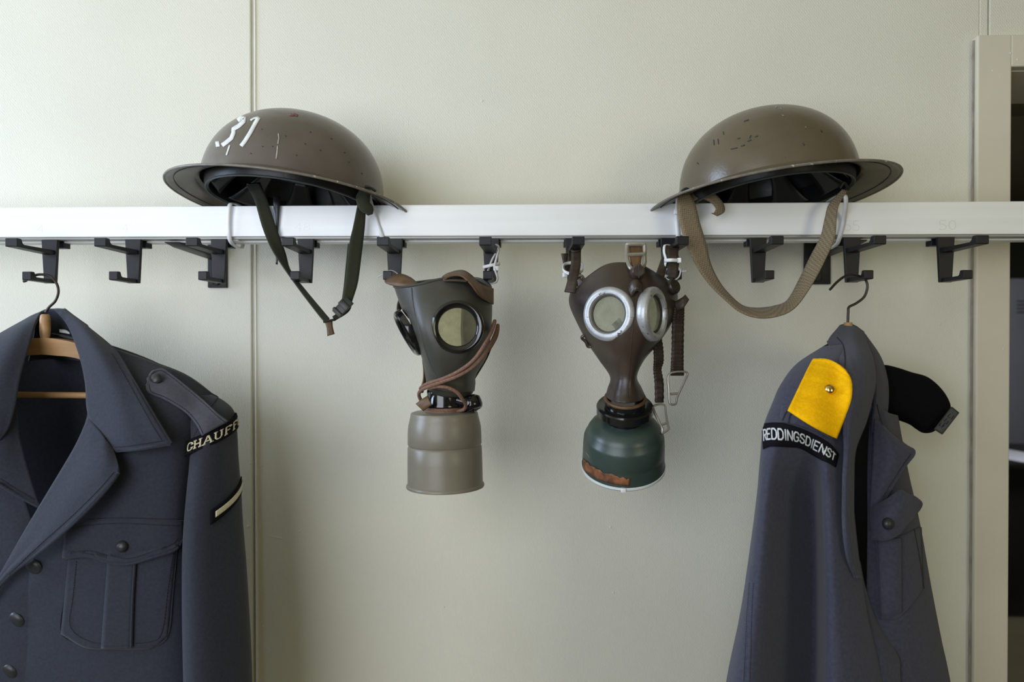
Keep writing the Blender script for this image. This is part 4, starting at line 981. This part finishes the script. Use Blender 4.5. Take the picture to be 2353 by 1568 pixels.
# epaulette
ep_t = [(340, 868), (352, 852), (372, 847), (394, 860), (430, 888), (468, 920), (498, 948), (524, 968)]
ep_b = [(336, 886), (340, 902), (352, 909), (372, 916), (398, 930), (430, 952), (452, 978), (464, 1002)]
def sheet(S, pg, lift, n1=14, n2=8):
    """stiff sheet lying in front of a surface: smoothed depth, never behind it"""
    c = np.mean(np.array(pg).reshape(-1, 2), axis=0)
    D = np.array([[S(x, y, 0., c).y-lift for x, y in r] for r in pg])
    for q in range(n1+n2):
        Pd = np.pad(D, 1, mode='edge'); sm = (Pd[:-2, 1:-1]+Pd[2:, 1:-1]+Pd[1:-1, :-2]+Pd[1:-1, 2:])/4
        D = np.minimum(D, sm) if q < n1 else sm
    return np.array([[tuple(at(x, y, D[j, i])) for i, (x, y) in enumerate(r)] for j, r in enumerate(pg)])
epG = sheet(SJ, coons(ep_t, ep_b, 50, 12), .0045)
ep = mk('epaulette', *GV(epG), M_EPA, j1, thick=.003, off=0)
epG2 = epG.copy(); epG2[:, :, 1] -= .0017
SEP = Surf(GV(epG2))
mk('stitching', *stitches(SEP, [(344, 868), (354, 857), (371, 852), (392, 865), (428, 894), (466, 926), (496, 954), (518, 972)], .00045, 46), M_STI, ep)
mk('stitching', *stitches(SEP, [(342, 884), (346, 898), (354, 904), (374, 911), (400, 925), (432, 947), (455, 974), (467, 998)], .00045, 42), M_STI, ep)
bp = SEP(359, 873, 0.0005); button('button', bp, (-.15, -.9, .35), .0083, M_BTN, ep, .006)
# CHAUFFEUR title wrapped round the sleeve head
def inv_sleeve(px, py):
    """(th,t) on the room side of the sleeve under a pixel"""
    best = None
    for t in np.linspace(.12, .75, 120):
        for th in np.linspace(.02, math.pi, 90):
            pass
    return best
def proj(P):
    d = Vector(P)-CAMP; z = d.dot(FWD); return (1176.5+FPX*d.dot(RGT)/z, 784-FPX*d.dot(UPV)/z)
def title_pt(u, v, grow):
    """u along the title (0 at its front end), v across; slants upward to the outside"""
    th = 1.06+u*3.55
    y = 1013-50*min(u*3.6, 2.6)/2.25*.86 - 22*v + 10*max(0, u-.62)
    ys = SLC[:, 1]; t = np.interp(y, ys, np.linspace(0, 1, 200))
    return sleeve_pt(th, t, grow)
V = [tuple(title_pt(u, v, .0022)) for v in np.linspace(-.95, .50, 8) for u in np.linspace(-.10, 1.06, 60)]
ti = mk('shoulder_title', V, gridfaces(60, 8), M_BLKF, j1, thick=.0016, off=0)
vf, tot = text('CHAUFFEUR', lambda u, v: title_pt(.01+u*.96, -.58+v*.72, .0034), w=.15, gap=.26, serif=.11)
mk('title_lettering', *vf, M_CREAM, ti, thick=.0004, off=0)
# rank bar on the upper arm
def bar_pt(u, v, grow):
    th = 2.32+u*1.3; y = 1172-40*u-22*v
    t = np.interp(y, SLC[:, 1], np.linspace(0, 1, 200)); return sleeve_pt(th, t, grow)
V = [tuple(bar_pt(u, v, .0020)) for v in np.linspace(-.45, 1.0, 6) for u in np.linspace(-.08, 1.1, 30)]
rb = mk('rank_patch', V, gridfaces(30, 6), M_BLKF, j1, thick=.0014, off=0)
V = [tuple(bar_pt(u, v, .0034)) for v in np.linspace(.02, .62, 5) for u in np.linspace(.03, 1.1, 30)]
mk('rank_bar', V, gridfaces(30, 5), M_CREAM, rb, thick=.0006, off=0)
# stitched edges of collar and lapel
SCO = Surf(vfC); SLP = Surf(vfLp)
mk('stitching', *stitches(SCO, [(255, 815), (287, 868), (322, 928), (352, 980), (372, 1012)], .0005, 46, off=.0022), M_STI, col1)
mk('stitching', *stitches(SCO, [(378, 1013), (340, 1019), (300, 1024), (264, 1028)], .0005, 30, off=.0022), M_STI, col1)
mk('stitching', *stitches(SLP, [(262, 1086), (230, 1124), (172, 1182), (98, 1248), (20, 1320)], .0005, 60, off=.0022), M_STI, lap1)
mk('edge_roll', *tubev([tuple(p) for p in ats(CO)], .0021, 8, n=60), M_CLO1, col1)
mk('edge_roll', *tubev([tuple(p) for p in ats(LO[1:])], .0021, 8, n=60), M_CLO1, lap1)
mk('edge_roll', *tubev([at(*CI[-1]), at(*CM[-1]), at(*CO[-1])], .0021, 8, n=30), M_CLO1, col1)
mk('edge_roll', *tubev([at(*EI[-1]), at(*EM[-1]), at(*EO[-1])], .0018, 8, n=30), M_CLO1, lap2)
mk('stitching', *stitches(Surf(vfL2), [(78, 1150), (42, 1128), (0, 1100)], .0005, 20, off=.002), M_STI, lap2)
# chest pocket: patch, pleat, flap, button
pb_t = [(162, 1265), (220, 1272), (280, 1275), (340, 1268), (404, 1252)]
pb_b = [(143, 1455), (200, 1487), (262, 1490), (345, 1488), (385, 1460)]
pkg = coons(pb_t, pb_b, 30, 30)
pk = mk('pocket', *decal(SJP, pkg, .0024), M_CLO1, j1, thick=.0024, off=0)
SPK = Surf(decal(SJP, pkg, .0037))
pl_ = mk('pocket_pleat', *decal(SPK, coons([(250, 1278), (312, 1283)], [(235, 1488), (303, 1486)], 8, 26), .0030), M_CLO1, pk, thick=.0022, off=0)
mk('stitching', *stitches(SPK, [(176, 1290), (168, 1370), (162, 1440), (205, 1474), (260, 1478), (340, 1476), (372, 1452), (386, 1350), (398, 1265)], .00042, 110, off=.0006), M_STI, pk)
for E in ([(160, 1268), (150, 1365), (143, 1455), (200, 1489)], [(200, 1489), (262, 1491), (345, 1489)], [(345, 1489), (385, 1460), (396, 1360), (405, 1255)]):
    mk('edge_roll', *decalline(SJP, E, .0013, off=.0020, n=30), M_CLO1, pk)
mk('edge_roll', *decalline(SPK, [(312, 1284), (306, 1380), (303, 1486)], .0016, off=.0030, n=30), M_CLO1, pl_)
fl_t = [(156, 1203), (220, 1196), (280, 1193), (350, 1195), (416, 1198)]
fl_b = [(150, 1282), (205, 1276), (245, 1287), (292, 1295), (350, 1280), (400, 1262), (414, 1240)]
SPF = Surf(vfL, decal(SJP, pkg, .0040))
flg = coons(fl_t, fl_b, 40, 16)
fl = mk('pocket_flap', *decal(SPF, flg, .0050), M_CLO1, j1, thick=.0028, off=0)
SFL = Surf(decal(SPF, flg, .0065))
mk('edge_roll', *decalline(SPF, fl_b, .0019, off=.0052, n=60), M_CLO1, fl)
mk('edge_roll', *decalline(SPF, fl_t, .0012, off=.0052, n=60), M_CLO1, fl)
mk('stitching', *stitches(SFL, [(162, 1272), (205, 1266), (245, 1276), (292, 1284), (348, 1269), (396, 1250), (408, 1236)], .00042, 50, off=.0006), M_STI, fl)
mk('stitching', *stitches(SFL, [(162, 1214), (220, 1206), (280, 1203), (350, 1206), (410, 1209)], .00042, 50, off=.0006), M_STI, fl)
button('button', SFL(281, 1256, .0004), (-.1, -1, .12), .0068, M_BTN, fl, .0055)
# front buttons
for x, y in ((80, 1302), (40, 1425), (24, 1543)):
    button('button', SJP(x, y, .0008), (-.25, -.85, -.35), .0118, M_BTN, j1, .005)

# ---------------- right hanger
h2 = thing('coat_hanger', 'coat hanger with bare wire hook inside the yellow epaulette jacket', 'coat hanger', at(1950, 760, -.178), 'wooden coat hangers')
mk('hanger_hook', *tubev([at(1907, 666, -.205), at(1925, 647, -.198), at(1945, 634, -.190), at(1968, 633, -.180), at(1988, 643, -.176), at(1993, 660, -.176), at(1986, 682, -.176), at(1968, 697, -.176), at(1951, 706, -.177), at(1949, 718, -.178), at(1948, 748, -.178)], .0016, 10, n=100), M_WIRE2, h2)
mk('hanger_neck', *lathe([(0, -.03), (.0052, -.03), (.0052, 0), (.0045, .001), (0, .001)], 20, Matrix.Translation(at(1949, 743, -.178))), M_WOOD, h2)
nb = at(1949, 800, -.178); e1 = at(1900, 862, -.27); e2 = nb+(nb-e1)*.62; e2.z = e1.z-.005
mk('shoulder_bar', *tubev([e1, (e1+nb)/2+Vector((0, 0, .008)), nb, (e2+nb)/2+Vector((0, 0, .008)), e2], [.008, .011, .012, .011, .008], 12, n=40), M_WOOD, h2)

# ---------------- right jacket, turned sideways
j2 = thing('uniform_jacket', 'dark blue grey uniform jacket hung sideways with REDDINGSDIENST title and yellow epaulette', 'jacket', at(1900, 1568, -.25), 'uniform jackets on hangers')
NS = [
 [(1905,790,-.190),(1893,798,-.225),(1905,796,-.250),(1930,794,-.256),(1950,794,-.256),(1982,795,-.235),(1988,795,-.190)],
 [(1845,835,-.230),(1832,838,-.270),(1855,838,-.300),(1892,840,-.318),(1930,840,-.315),(1995,835,-.272),(1994,835,-.215)],
 [(1808,885,-.255),(1796,884,-.300),(1820,884,-.332),(1866,886,-.348),(1918,886,-.342),(1998,876,-.290),(1996,876,-.225)],
 [(1790,930,-.268),(1776,928,-.312),(1802,930,-.348),(1856,932,-.362),(1910,932,-.354),(1992,922,-.298),(1988,922,-.232)],
 [(1770,985,-.276),(1756,983,-.324),(1784,985,-.362),(1848,987,-.368),(1905,987,-.362),(1980,980,-.304),(1976,980,-.240)],
 [(1763,1050,-.276),(1749,1050,-.322),(1774,1050,-.358),(1856,1052,-.340),(1902,1052,-.362),(1958,1050,-.318),(1955,1050,-.250)],
 [(1755,1150,-.272),(1740,1150,-.316),(1766,1150,-.354),(1864,1150,-.285),(1902,1150,-.358),(1957,1150,-.322),(1950,1150,-.260)],
 [(1738,1300,-.266),(1720,1300,-.312),(1756,1300,-.352),(1868,1300,-.262),(1904,1300,-.352),(1972,1300,-.322),(1962,1300,-.260)],
 [(1722,1420,-.262),(1701,1420,-.308),(1746,1420,-.352),(1868,1420,-.256),(1906,1420,-.350),(1990,1420,-.322),(1980,1420,-.255)],
 [(1695,1568,-.258),(1671,1568,-.304),(1732,1568,-.352),(1866,1568,-.252),(1908,1568,-.350),(2022,1568,-.322),(2010,1568,-.250)],
 [(1660,1850,-.255),(1628,1850,-.300),(1706,1850,-.350),(1858,1850,-.296),(1912,1850,-.348),(2070,1850,-.322),(2060,1850,-.245)],
]
slv, vfN, GN = cloth('near_sleeve', NS, M_CLO2, j2, 90, 120, wr=.003, seed=6)
SN = Surf(vfN)
BK2 = [
 [(1892,800,-.200),(1930,790,-.150),(1985,790,-.130),(2020,830,-.100)],
 [(1800,890,-.240),(1870,900,-.150),(1960,900,-.090),(2030,920,-.060)],
 [(1762,1050,-.262),(1850,1050,-.150),(1950,1050,-.080),(2050,1050,-.050)],
 [(1738,1300,-.262),(1830,1300,-.150),(1950,1300,-.075),(2090,1300,-.050)],
 [(1696,1568,-.255),(1810,1568,-.150),(1950,1568,-.070),(2130,1568,-.050)],
 [(1662,1850,-.250),(1800,1850,-.150),(1950,1850,-.070),(2170,1850,-.050)],
]
cloth('back_panel', BK2, M_LIN, j2, 40, 60)
CB = [
 [(1931,750,-.168),(1944,747,-.172),(1962,750,-.172),(1983,764,-.170)],
 [(1904,786,-.200),(1934,780,-.228),(1964,783,-.238),(1996,800,-.215)],
 [(1922,806,-.262),(1950,810,-.284),(1980,816,-.287),(2006,832,-.252)],
 [(1938,848,-.332),(1962,853,-.334),(1988,863,-.322),(2010,872,-.276)],
 [(1944,910,-.362),(1962,910,-.360),(1984,912,-.342),(2003,912,-.300)],
 [(1940,970,-.370),(1952,972,-.367),(1970,972,-.350),(1988,970,-.318)],
 [(1942,1035,-.366),(1948,1035,-.364),(1955,1035,-.352),(1964,1035,-.324)],
 [(1938,1110,-.364),(1944,1110,-.362),(1951,1110,-.350),(1960,1110,-.324)],
 [(1938,1200,-.362),(1944,1200,-.360),(1951,1200,-.348),(1960,1200,-.322)],
 [(1948,1280,-.356),(1954,1280,-.352),(1961,1280,-.342),(1969,1280,-.320)],
 [(1966,1328,-.340),(1969,1328,-.338),(1973,1328,-.332),(1977,1328,-.320)],
]
colr, vfB, _ = cloth('collar', CB, M_CLO2, j2, 30, 60, thick=.0035, wr=.002, seed=9)
mk('edge_roll', *tubev([at(*p) for p in [(1904,786,-.200),(1922,806,-.262),(1938,848,-.332),(1942,880,-.350)]], .0022, 8, n=40), M_CLO2, colr)
mk('collar_seam', *decalline(Surf(vfB), [(1925, 778), (1938, 796), (1942, 825), (1940, 850)], .0006, off=.0020, n=30), M_STI, colr)
FC = [
 [(1968,758,-.166),(1978,762,-.162),(1987,770,-.150)],
 [(1994,812,-.205),(2006,810,-.185),(2021,820,-.160)],
 [(2008,862,-.228),(2024,862,-.205),(2037,870,-.172)],
 [(2010,915,-.245),(2026,912,-.222),(2040,915,-.186)],
 [(2006,960,-.255),(2022,958,-.238),(2036,958,-.208)],
 [(2004,995,-.262),(2018,993,-.252),(2032,990,-.235)],
]
fc, _, _ = cloth('far_collar', FC, M_CLO2, j2, 18, 50, thick=.003)
FP2 = [
 [(2000,930,-.225),(2020,940,-.236),(2042,950,-.225),(2060,955,-.180),(2055,955,-.100)],
 [(1996,1000,-.250),(2025,1005,-.258),(2052,1005,-.240),(2068,1000,-.185),(2060,1000,-.100)],
 [(1994,1090,-.270),(2035,1090,-.276),(2065,1090,-.256),(2086,1090,-.200),(2075,1090,-.100)],
 [(1994,1200,-.280),(2045,1200,-.287),(2085,1200,-.266),(2111,1200,-.205),(2100,1200,-.100)],
 [(1990,1350,-.285),(2050,1350,-.291),(2100,1350,-.270),(2137,1350,-.210),(2125,1350,-.100)],
 [(1988,1470,-.285),(2060,1470,-.291),(2115,1470,-.270),(2160,1470,-.210),(2148,1470,-.100)],
 [(1990,1568,-.285),(2068,1568,-.290),(2130,1568,-.268),(2181,1568,-.208),(2170,1568,-.100)],
 [(1990,1850,-.280),(2080,1850,-.286),(2160,1850,-.262),(2230,1850,-.200),(2215,1850,-.100)],
]
fp2_, vfP, _ = cloth('front_panel', FP2, M_CLO2, j2, 50, 70, wr=.003, seed=12)
SP = Surf(vfP)
FL2 = [
 [(2010,962,-.262),(2020,970,-.264),(2034,988,-.256)],
 [(2008,1010,-.274),(2046,1015,-.284),(2080,1024,-.272)],
 [(2006,1048,-.282),(2056,1046,-.292),(2100,1041,-.276)],
 [(2003,1105,-.288),(2040,1094,-.296),(2072,1080,-.286)],
 [(2000,1172,-.291),(2012,1166,-.293),(2030,1150,-.290)],
]
flp, vfFL, _ = cloth('lapel', FL2, M_CLO2, j2, 24, 50, thick=.003)
mk('edge_roll', *tubev([at(*p) for p in [r[-1] for r in FL2]], .0018, 8, n=50), M_CLO2, flp)
mk('stitching', *stitches(Surf(vfFL), [(2090, 1044), (2064, 1080), (2026, 1142)], .0005, 30, off=.002), M_STI, flp)
mk('notch_seam', *tubev([at(2015, 930, -.256), at(2024, 965, -.268), at(2034, 990, -.268), at(2048, 1008, -.28)], .0007, 6, n=24), M_STI, flp)
NF = [
 [(1945,1290,-.280),(1965,1290,-.296),(1974,1290,-.290)],
 [(1948,1350,-.285),(1975,1350,-.302),(1986,1350,-.292)],
 [(1955,1430,-.285),(1992,1430,-.308),(2014,1430,-.290)],
 [(1962,1505,-.285),(2018,1505,-.312),(2062,1508,-.292)],
 [(1968,1568,-.285),(2024,1568,-.314),(2068,1568,-.294)],
 [(1975,1850,-.285),(2030,1850,-.314),(2085,1850,-.294)],
]
cloth('near_front_panel', NF, M_CLO2, j2, 24, 50, thick=.003)
# pocket on the far front
pg2 = coons([(2010, 1236), (2060, 1232), (2112, 1212)], [(2022, 1424), (2065, 1415), (2118, 1352)], 20, 24)
pk2 = mk('pocket', *decal(SP, pg2, .0022), M_CLO2, j2, thick=.0022, off=0)
SP2 = Surf(decal(SP, pg2, .0036))
mk('pocket_pleat', *decal(SP2, coons([(2016, 1240), (2066, 1236)], [(2024, 1416), (2068, 1404)], 8, 20), .0028), M_CLO2, pk2, thick=.002, off=0)
mk('stitching', *stitches(SP, [(2094, 1215), (2108, 1290), (2117, 1352)], .0005, 40, off=.004), M_STI, pk2)
PF = [
 [(2002,1168,-.292),(2035,1150,-.302),(2066,1128,-.298),(2084,1136,-.288),(2092,1140,-.280)],
 [(2002,1200,-.300),(2038,1190,-.314),(2074,1166,-.310),(2100,1150,-.284),(2117,1158,-.262)],
 [(2003,1238,-.300),(2034,1239,-.310),(2062,1228,-.308),(2084,1204,-.292),(2096,1192,-.270)],
]
pf, vfPF, _ = cloth('pocket_flap', PF, M_CLO2, j2, 34, 24, thick=.003)
mk('edge_roll', *tubev([at(*p) for p in PF[-1]], .0016, 8, n=40), M_CLO2, pf)
button('button', Surf(vfPF)(2039, 1203, .002), (.35, -.9, .1), .0066, M_BTN, pf, .0055)
# sleeve back seam with double stitching
mk('stitching', *stitches(SN, [(1724, 1340), (1718, 1420), (1714, 1500), (1710, 1566)], .0005, 44, off=.0012), M_STI, slv)
mk('stitching', *stitches(SN, [(1733, 1340), (1728, 1420), (1725, 1500), (1722, 1566)], .0005, 44, off=.0012), M_STI, slv)
mk('sleeve_seam', *decalline(SN, [(1728, 1300), (1722, 1400), (1717, 1500), (1713, 1568)], .0009, off=.0006, n=40), M_CLO2, slv)
# epaulette cloth under the yellow slide
eg = coons([(1800, 938), (1845, 936), (1890, 950), (1915, 975)], [(1795, 972), (1835, 977), (1880, 992), (1905, 1008)], 24, 10)
eb = mk('epaulette', *decal(SN, eg, .0035), M_CLO2, j2, thick=.003, off=0)
for L_ in ([(1813, 945), (1806, 958), (1800, 970)], [(1822, 948), (1815, 962), (1812, 974)], [(1895, 985), (1905, 996)]):
    mk('crease', *decalline(SN, L_, .0008, off=.0052, n=14), M_STI, eb)
SN2 = Surf(vfN, vfB)
yl = [(1868, 826), (1855, 850), (1838, 884), (1822, 918), (1810, 944)]
yr = [(1948, 858), (1957, 885), (1955, 922), (1940, 962), (1921, 1008)]
def yrow(t):
    A, B = cr(np.array(yl, float), 41), cr(np.array(yr, float), 41); i = int(round(t*40)); a, b = A[i], B[i]
    bow = (-12*(1-t)+4*t)
    return [tuple(a*(1-u)+b*u+np.array([5*math.sin(PI*u)*(1-t), bow*math.sin(PI*u)])) for u in np.linspace(0, 1, 22)]
yg = [yrow(t) for t in np.linspace(0, 1, 26)]
cpx = np.mean(np.array(yg).reshape(-1, 2), 0)
SY = Surf(vfN, vfB, decal(SN, eg, .006))
Yd_ = np.array([[SY(x, y, 0., cpx).y-.007 for x, y in r] for r in yg])
for q in range(30):     # stiff felt: a smooth sheet lying in front of everything under it
    Pd = np.pad(Yd_, 1, mode='edge'); sm = (Pd[:-2, 1:-1]+Pd[2:, 1:-1]+Pd[1:-1, :-2]+Pd[1:-1, 2:])/4
    Yd_ = np.minimum(Yd_, sm) if q < 18 else sm
Yg = np.array([[tuple(at(x, y, Yd_[j, i])) for i, (x, y) in enumerate(r)] for j, r in enumerate(yg)])
ye = mk('epaulette_slide', *GV(Yg), M_YEL, j2, thick=.0028, off=0); ye['label'] = 'yellow felt epaulette slide'
button('button', Surf(GV(Yg))(1905, 897, .0014), (.15, -.9, .4), .0056, M_BRASS, ye, .0045)
# REDDINGSDIENST title
rt_t = [(1754, 976), (1775, 973), (1805, 974), (1840, 983), (1875, 998), (1905, 1020), (1924, 1044)]
rt_b = [(1757, 1033), (1775, 1026), (1805, 1026), (1835, 1028), (1865, 1042), (1895, 1060), (1917, 1074)]
SN3 = Surf(vfN)
rg = coons(rt_t, rt_b, 60, 12)
rt = mk('shoulder_title', *decal(SN3, rg, .0016), M_BLKF, j2, thick=.0014, off=0)
RT, RB = cr(np.array(rt_t, float), 101), cr(np.array(rt_b, float), 101)
def title2(u, v):
    u = .035+u*.91; v = .26+(1-v)*.42
    k = u*100; i = min(int(k), 99); f = k-i
    a = RT[i]*(1-f)+RT[i+1]*f; b = RB[i]*(1-f)+RB[i+1]*f; p = a*(1-v)+b*v
    return SN3(p[0], p[1], .0029, (1840, 1015))
vf, tot = text('REDDINGSDIENST', title2, w=.155, gap=.20)
mk('title_lettering', *vf, M_SILV, rt, thick=.0004, off=0)
mk('title_edge', *decalline(SN3, rt_t, .0006, off=.0016, n=50), M_EPA, rt)

# ---------------- black cap behind the right jacket
def pillow(outline, Y, half, rings=9, tiltY=0.):
    O = cr(np.array(outline, float), 96, True); c = O.mean(0); V = []; F = []; n = 96
    S_ = [math.sin(a) for a in np.linspace(0, math.pi, rings*2+1)][1:-1]; D_ = [-math.cos(a) for a in np.linspace(0, math.pi, rings*2+1)][1:-1]
    for s_, d_ in zip(S_, D_):
        for p in O:
            q = c+(p-c)*(s_**.55); V.append(tuple(at(q[0], q[1], Y+half*d_+tiltY*(q[0]-c[0]))))
    m_ = len(S_)
    for j in range(m_-1):
        for i in range(n): F.append((j*n+i, j*n+(i+1) % n, (j+1)*n+(i+1) % n, (j+1)*n+i))
    F.append(tuple(range(n))[::-1]); F.append(tuple((m_-1)*n+i for i in range(n)))
    return V, F
bt = thing('beret', 'black felt cap with small grey badge sticking out behind the turned jacket', 'cap', at(2120, 996, -.12))
bo = [(2005, 850), (2030, 839), (2062, 845), (2096, 856), (2128, 865), (2152, 882), (2172, 905), (2184, 930), (2182, 950), (2168, 972), (2152, 988), (2138, 995), (2120, 995), (2104, 986), (2088, 975), (2058, 964), (2020, 950), (2000, 900)]
mk('crown', *pillow(bo, -.115, .024), M_BERET, bt, recalc=True)
Bq = [(2187, 936), (2203, 949), (2165, 998), (2147, 987)]
bg = [[tuple(np.array(Bq[0])*(1-u)*(1-v)+np.array(Bq[1])*(1-u)*v+np.array(Bq[3])*u*(1-v)+np.array(Bq[2])*u*v) for u in np.linspace(0, 1, 10)] for v in np.linspace(0, 1, 6)]
bd = mk('badge', *GV(np.array([[tuple(at(x, y, -.142)) for x, y in r] for r in bg])), M_GREYB, bt, thick=.0012, off=0)
mk('badge_border', *join(*[tubev([at(*Bq[k], -.1428), at(*Bq[(k+1) % 4], -.1428)], .0007, 6, n=2) for k in range(4)]), M_CHIP, bd)
for L_ in ([(2184, 951), (2178, 958), (2184, 960)], [(2176, 962), (2170, 968)], [(2192, 955), (2186, 964)], [(2172, 972), (2164, 982), (2170, 978)], [(2162, 972), (2158, 980)], [(2180, 968), (2174, 976)]):
    mk('badge_mark', *tubev([at(x, y, -.1430) for x, y in L_], .0008, 6, n=12, ab=(1, .4)), M_NAVY, bd)

# ================================================================ NEXT ROOM, seen through the doorway
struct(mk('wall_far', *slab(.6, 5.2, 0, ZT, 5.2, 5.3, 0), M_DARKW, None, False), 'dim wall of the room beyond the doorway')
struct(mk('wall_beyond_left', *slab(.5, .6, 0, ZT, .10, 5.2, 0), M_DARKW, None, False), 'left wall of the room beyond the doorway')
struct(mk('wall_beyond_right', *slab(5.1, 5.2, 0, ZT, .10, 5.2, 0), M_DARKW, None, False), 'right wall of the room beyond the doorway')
M_LOCK = mat('grey_lilac_metal', (.30, .29, .33), .5, var=.05, vs=5)
M_DESK = mat('dark_stained_wood', (.018, .015, .014), .5, var=.2, vs=10)
M_PAPER = mat('white_paper', (.80, .80, .86), .7)
M_TEAL = mat('teal_card', (.03, .28, .32), .6)
M_BEAM = mat('olive_painted_beam', (.30, .28, .16), .7)
def pos(px, py, Y): return at(px, py, Y)
# ceiling beams above the door line
for k, (y0, y1, Y) in enumerate(((160, 190, .5), (196, 238, .9))):
    a, b = at(2330, y0, Y), at(2330, y1, Y)
    struct(mk('trim_%d' % (k+1), *slab(.62, 5.0, b.z, min(a.z, ZT), Y, Y+.12, .003), M_BEAM, None), 'olive painted ceiling beam beyond the doorway, ' + ('nearer one' if k == 0 else 'farther one'))
# metal locker
Yl = 3.9; zt, zb = at(2330, 640, Yl).z, 0
x0 = at(2312, 700, Yl).x; wl = .55
lk = thing('locker', 'grey lilac metal locker standing beyond the doorway', 'locker', (x0+wl/2, Yl+.2, 0))
mk('body', *slab(x0, x0+wl, 0, zt, Yl+.02, Yl+.42, .004), M_LOCK, lk)
for k in range(2):
    d = mk('locker_door', *slab(x0+.01+k*wl/2, x0+wl/2-.005+k*wl/2, .06, zt-.03, Yl, Yl+.02, .003), M_LOCK, lk)
    mk('handle', *slab(x0+wl/2-.035+k*.04, x0+wl/2-.020+k*.04, 1.0, 1.1, Yl-.02, Yl, .002), M_ALU2, d)
    for q in range(4): mk('vent_slot', *slab(x0+.07+k*wl/2, x0+wl/2-.08+k*wl/2, zt-.16-q*.025, zt-.152-q*.025, Yl-.002, Yl+.004, 0), M_CHIP, d)
# desk
Yd = 2.7; zd = at(2330, 1066, Yd).z; xa = at(2285, 1066, Yd).x
dk = thing('desk', 'dark wooden desk beyond the doorway under white papers', 'desk', (xa+.7, Yd+.35, 0))
mk('desk_top', *slab(xa, xa+1.4, zd-.03, zd, Yd, Yd+.7, .003), M_DESK, dk)
mk('front_panel', *slab(xa+.03, xa+1.37, .12, zd-.03, Yd+.05, Yd+.07, .002), M_DESK, dk)
for k in range(2): mk('side_panel', *slab(xa+.02+k*1.33, xa+.05+k*1.33, 0, zd-.03, Yd+.03, Yd+.67, .002), M_DESK, dk)
pp = mk('paper_sheet', *xf(box((0, 0, 0), (.30, .42, .004), .001), Matrix.Translation((xa+.26, Yd+.25, zd+.0022)) @ Matrix.Rotation(.25, 4, 'Z')), M_PAPER, None)
tag(pp, 'white paper lying on the dark desk beyond the doorway', 'paper')
pc = mk('card_folder', *xf(box((0, 0, 0), (.24, .16, .006), .001), Matrix.Translation((xa+.40, Yd+.10, zd+.0075)) @ Matrix.Rotation(-.1, 4, 'Z')), M_TEAL, None)
tag(pc, 'teal card folder at the front edge of the desk', 'folder')
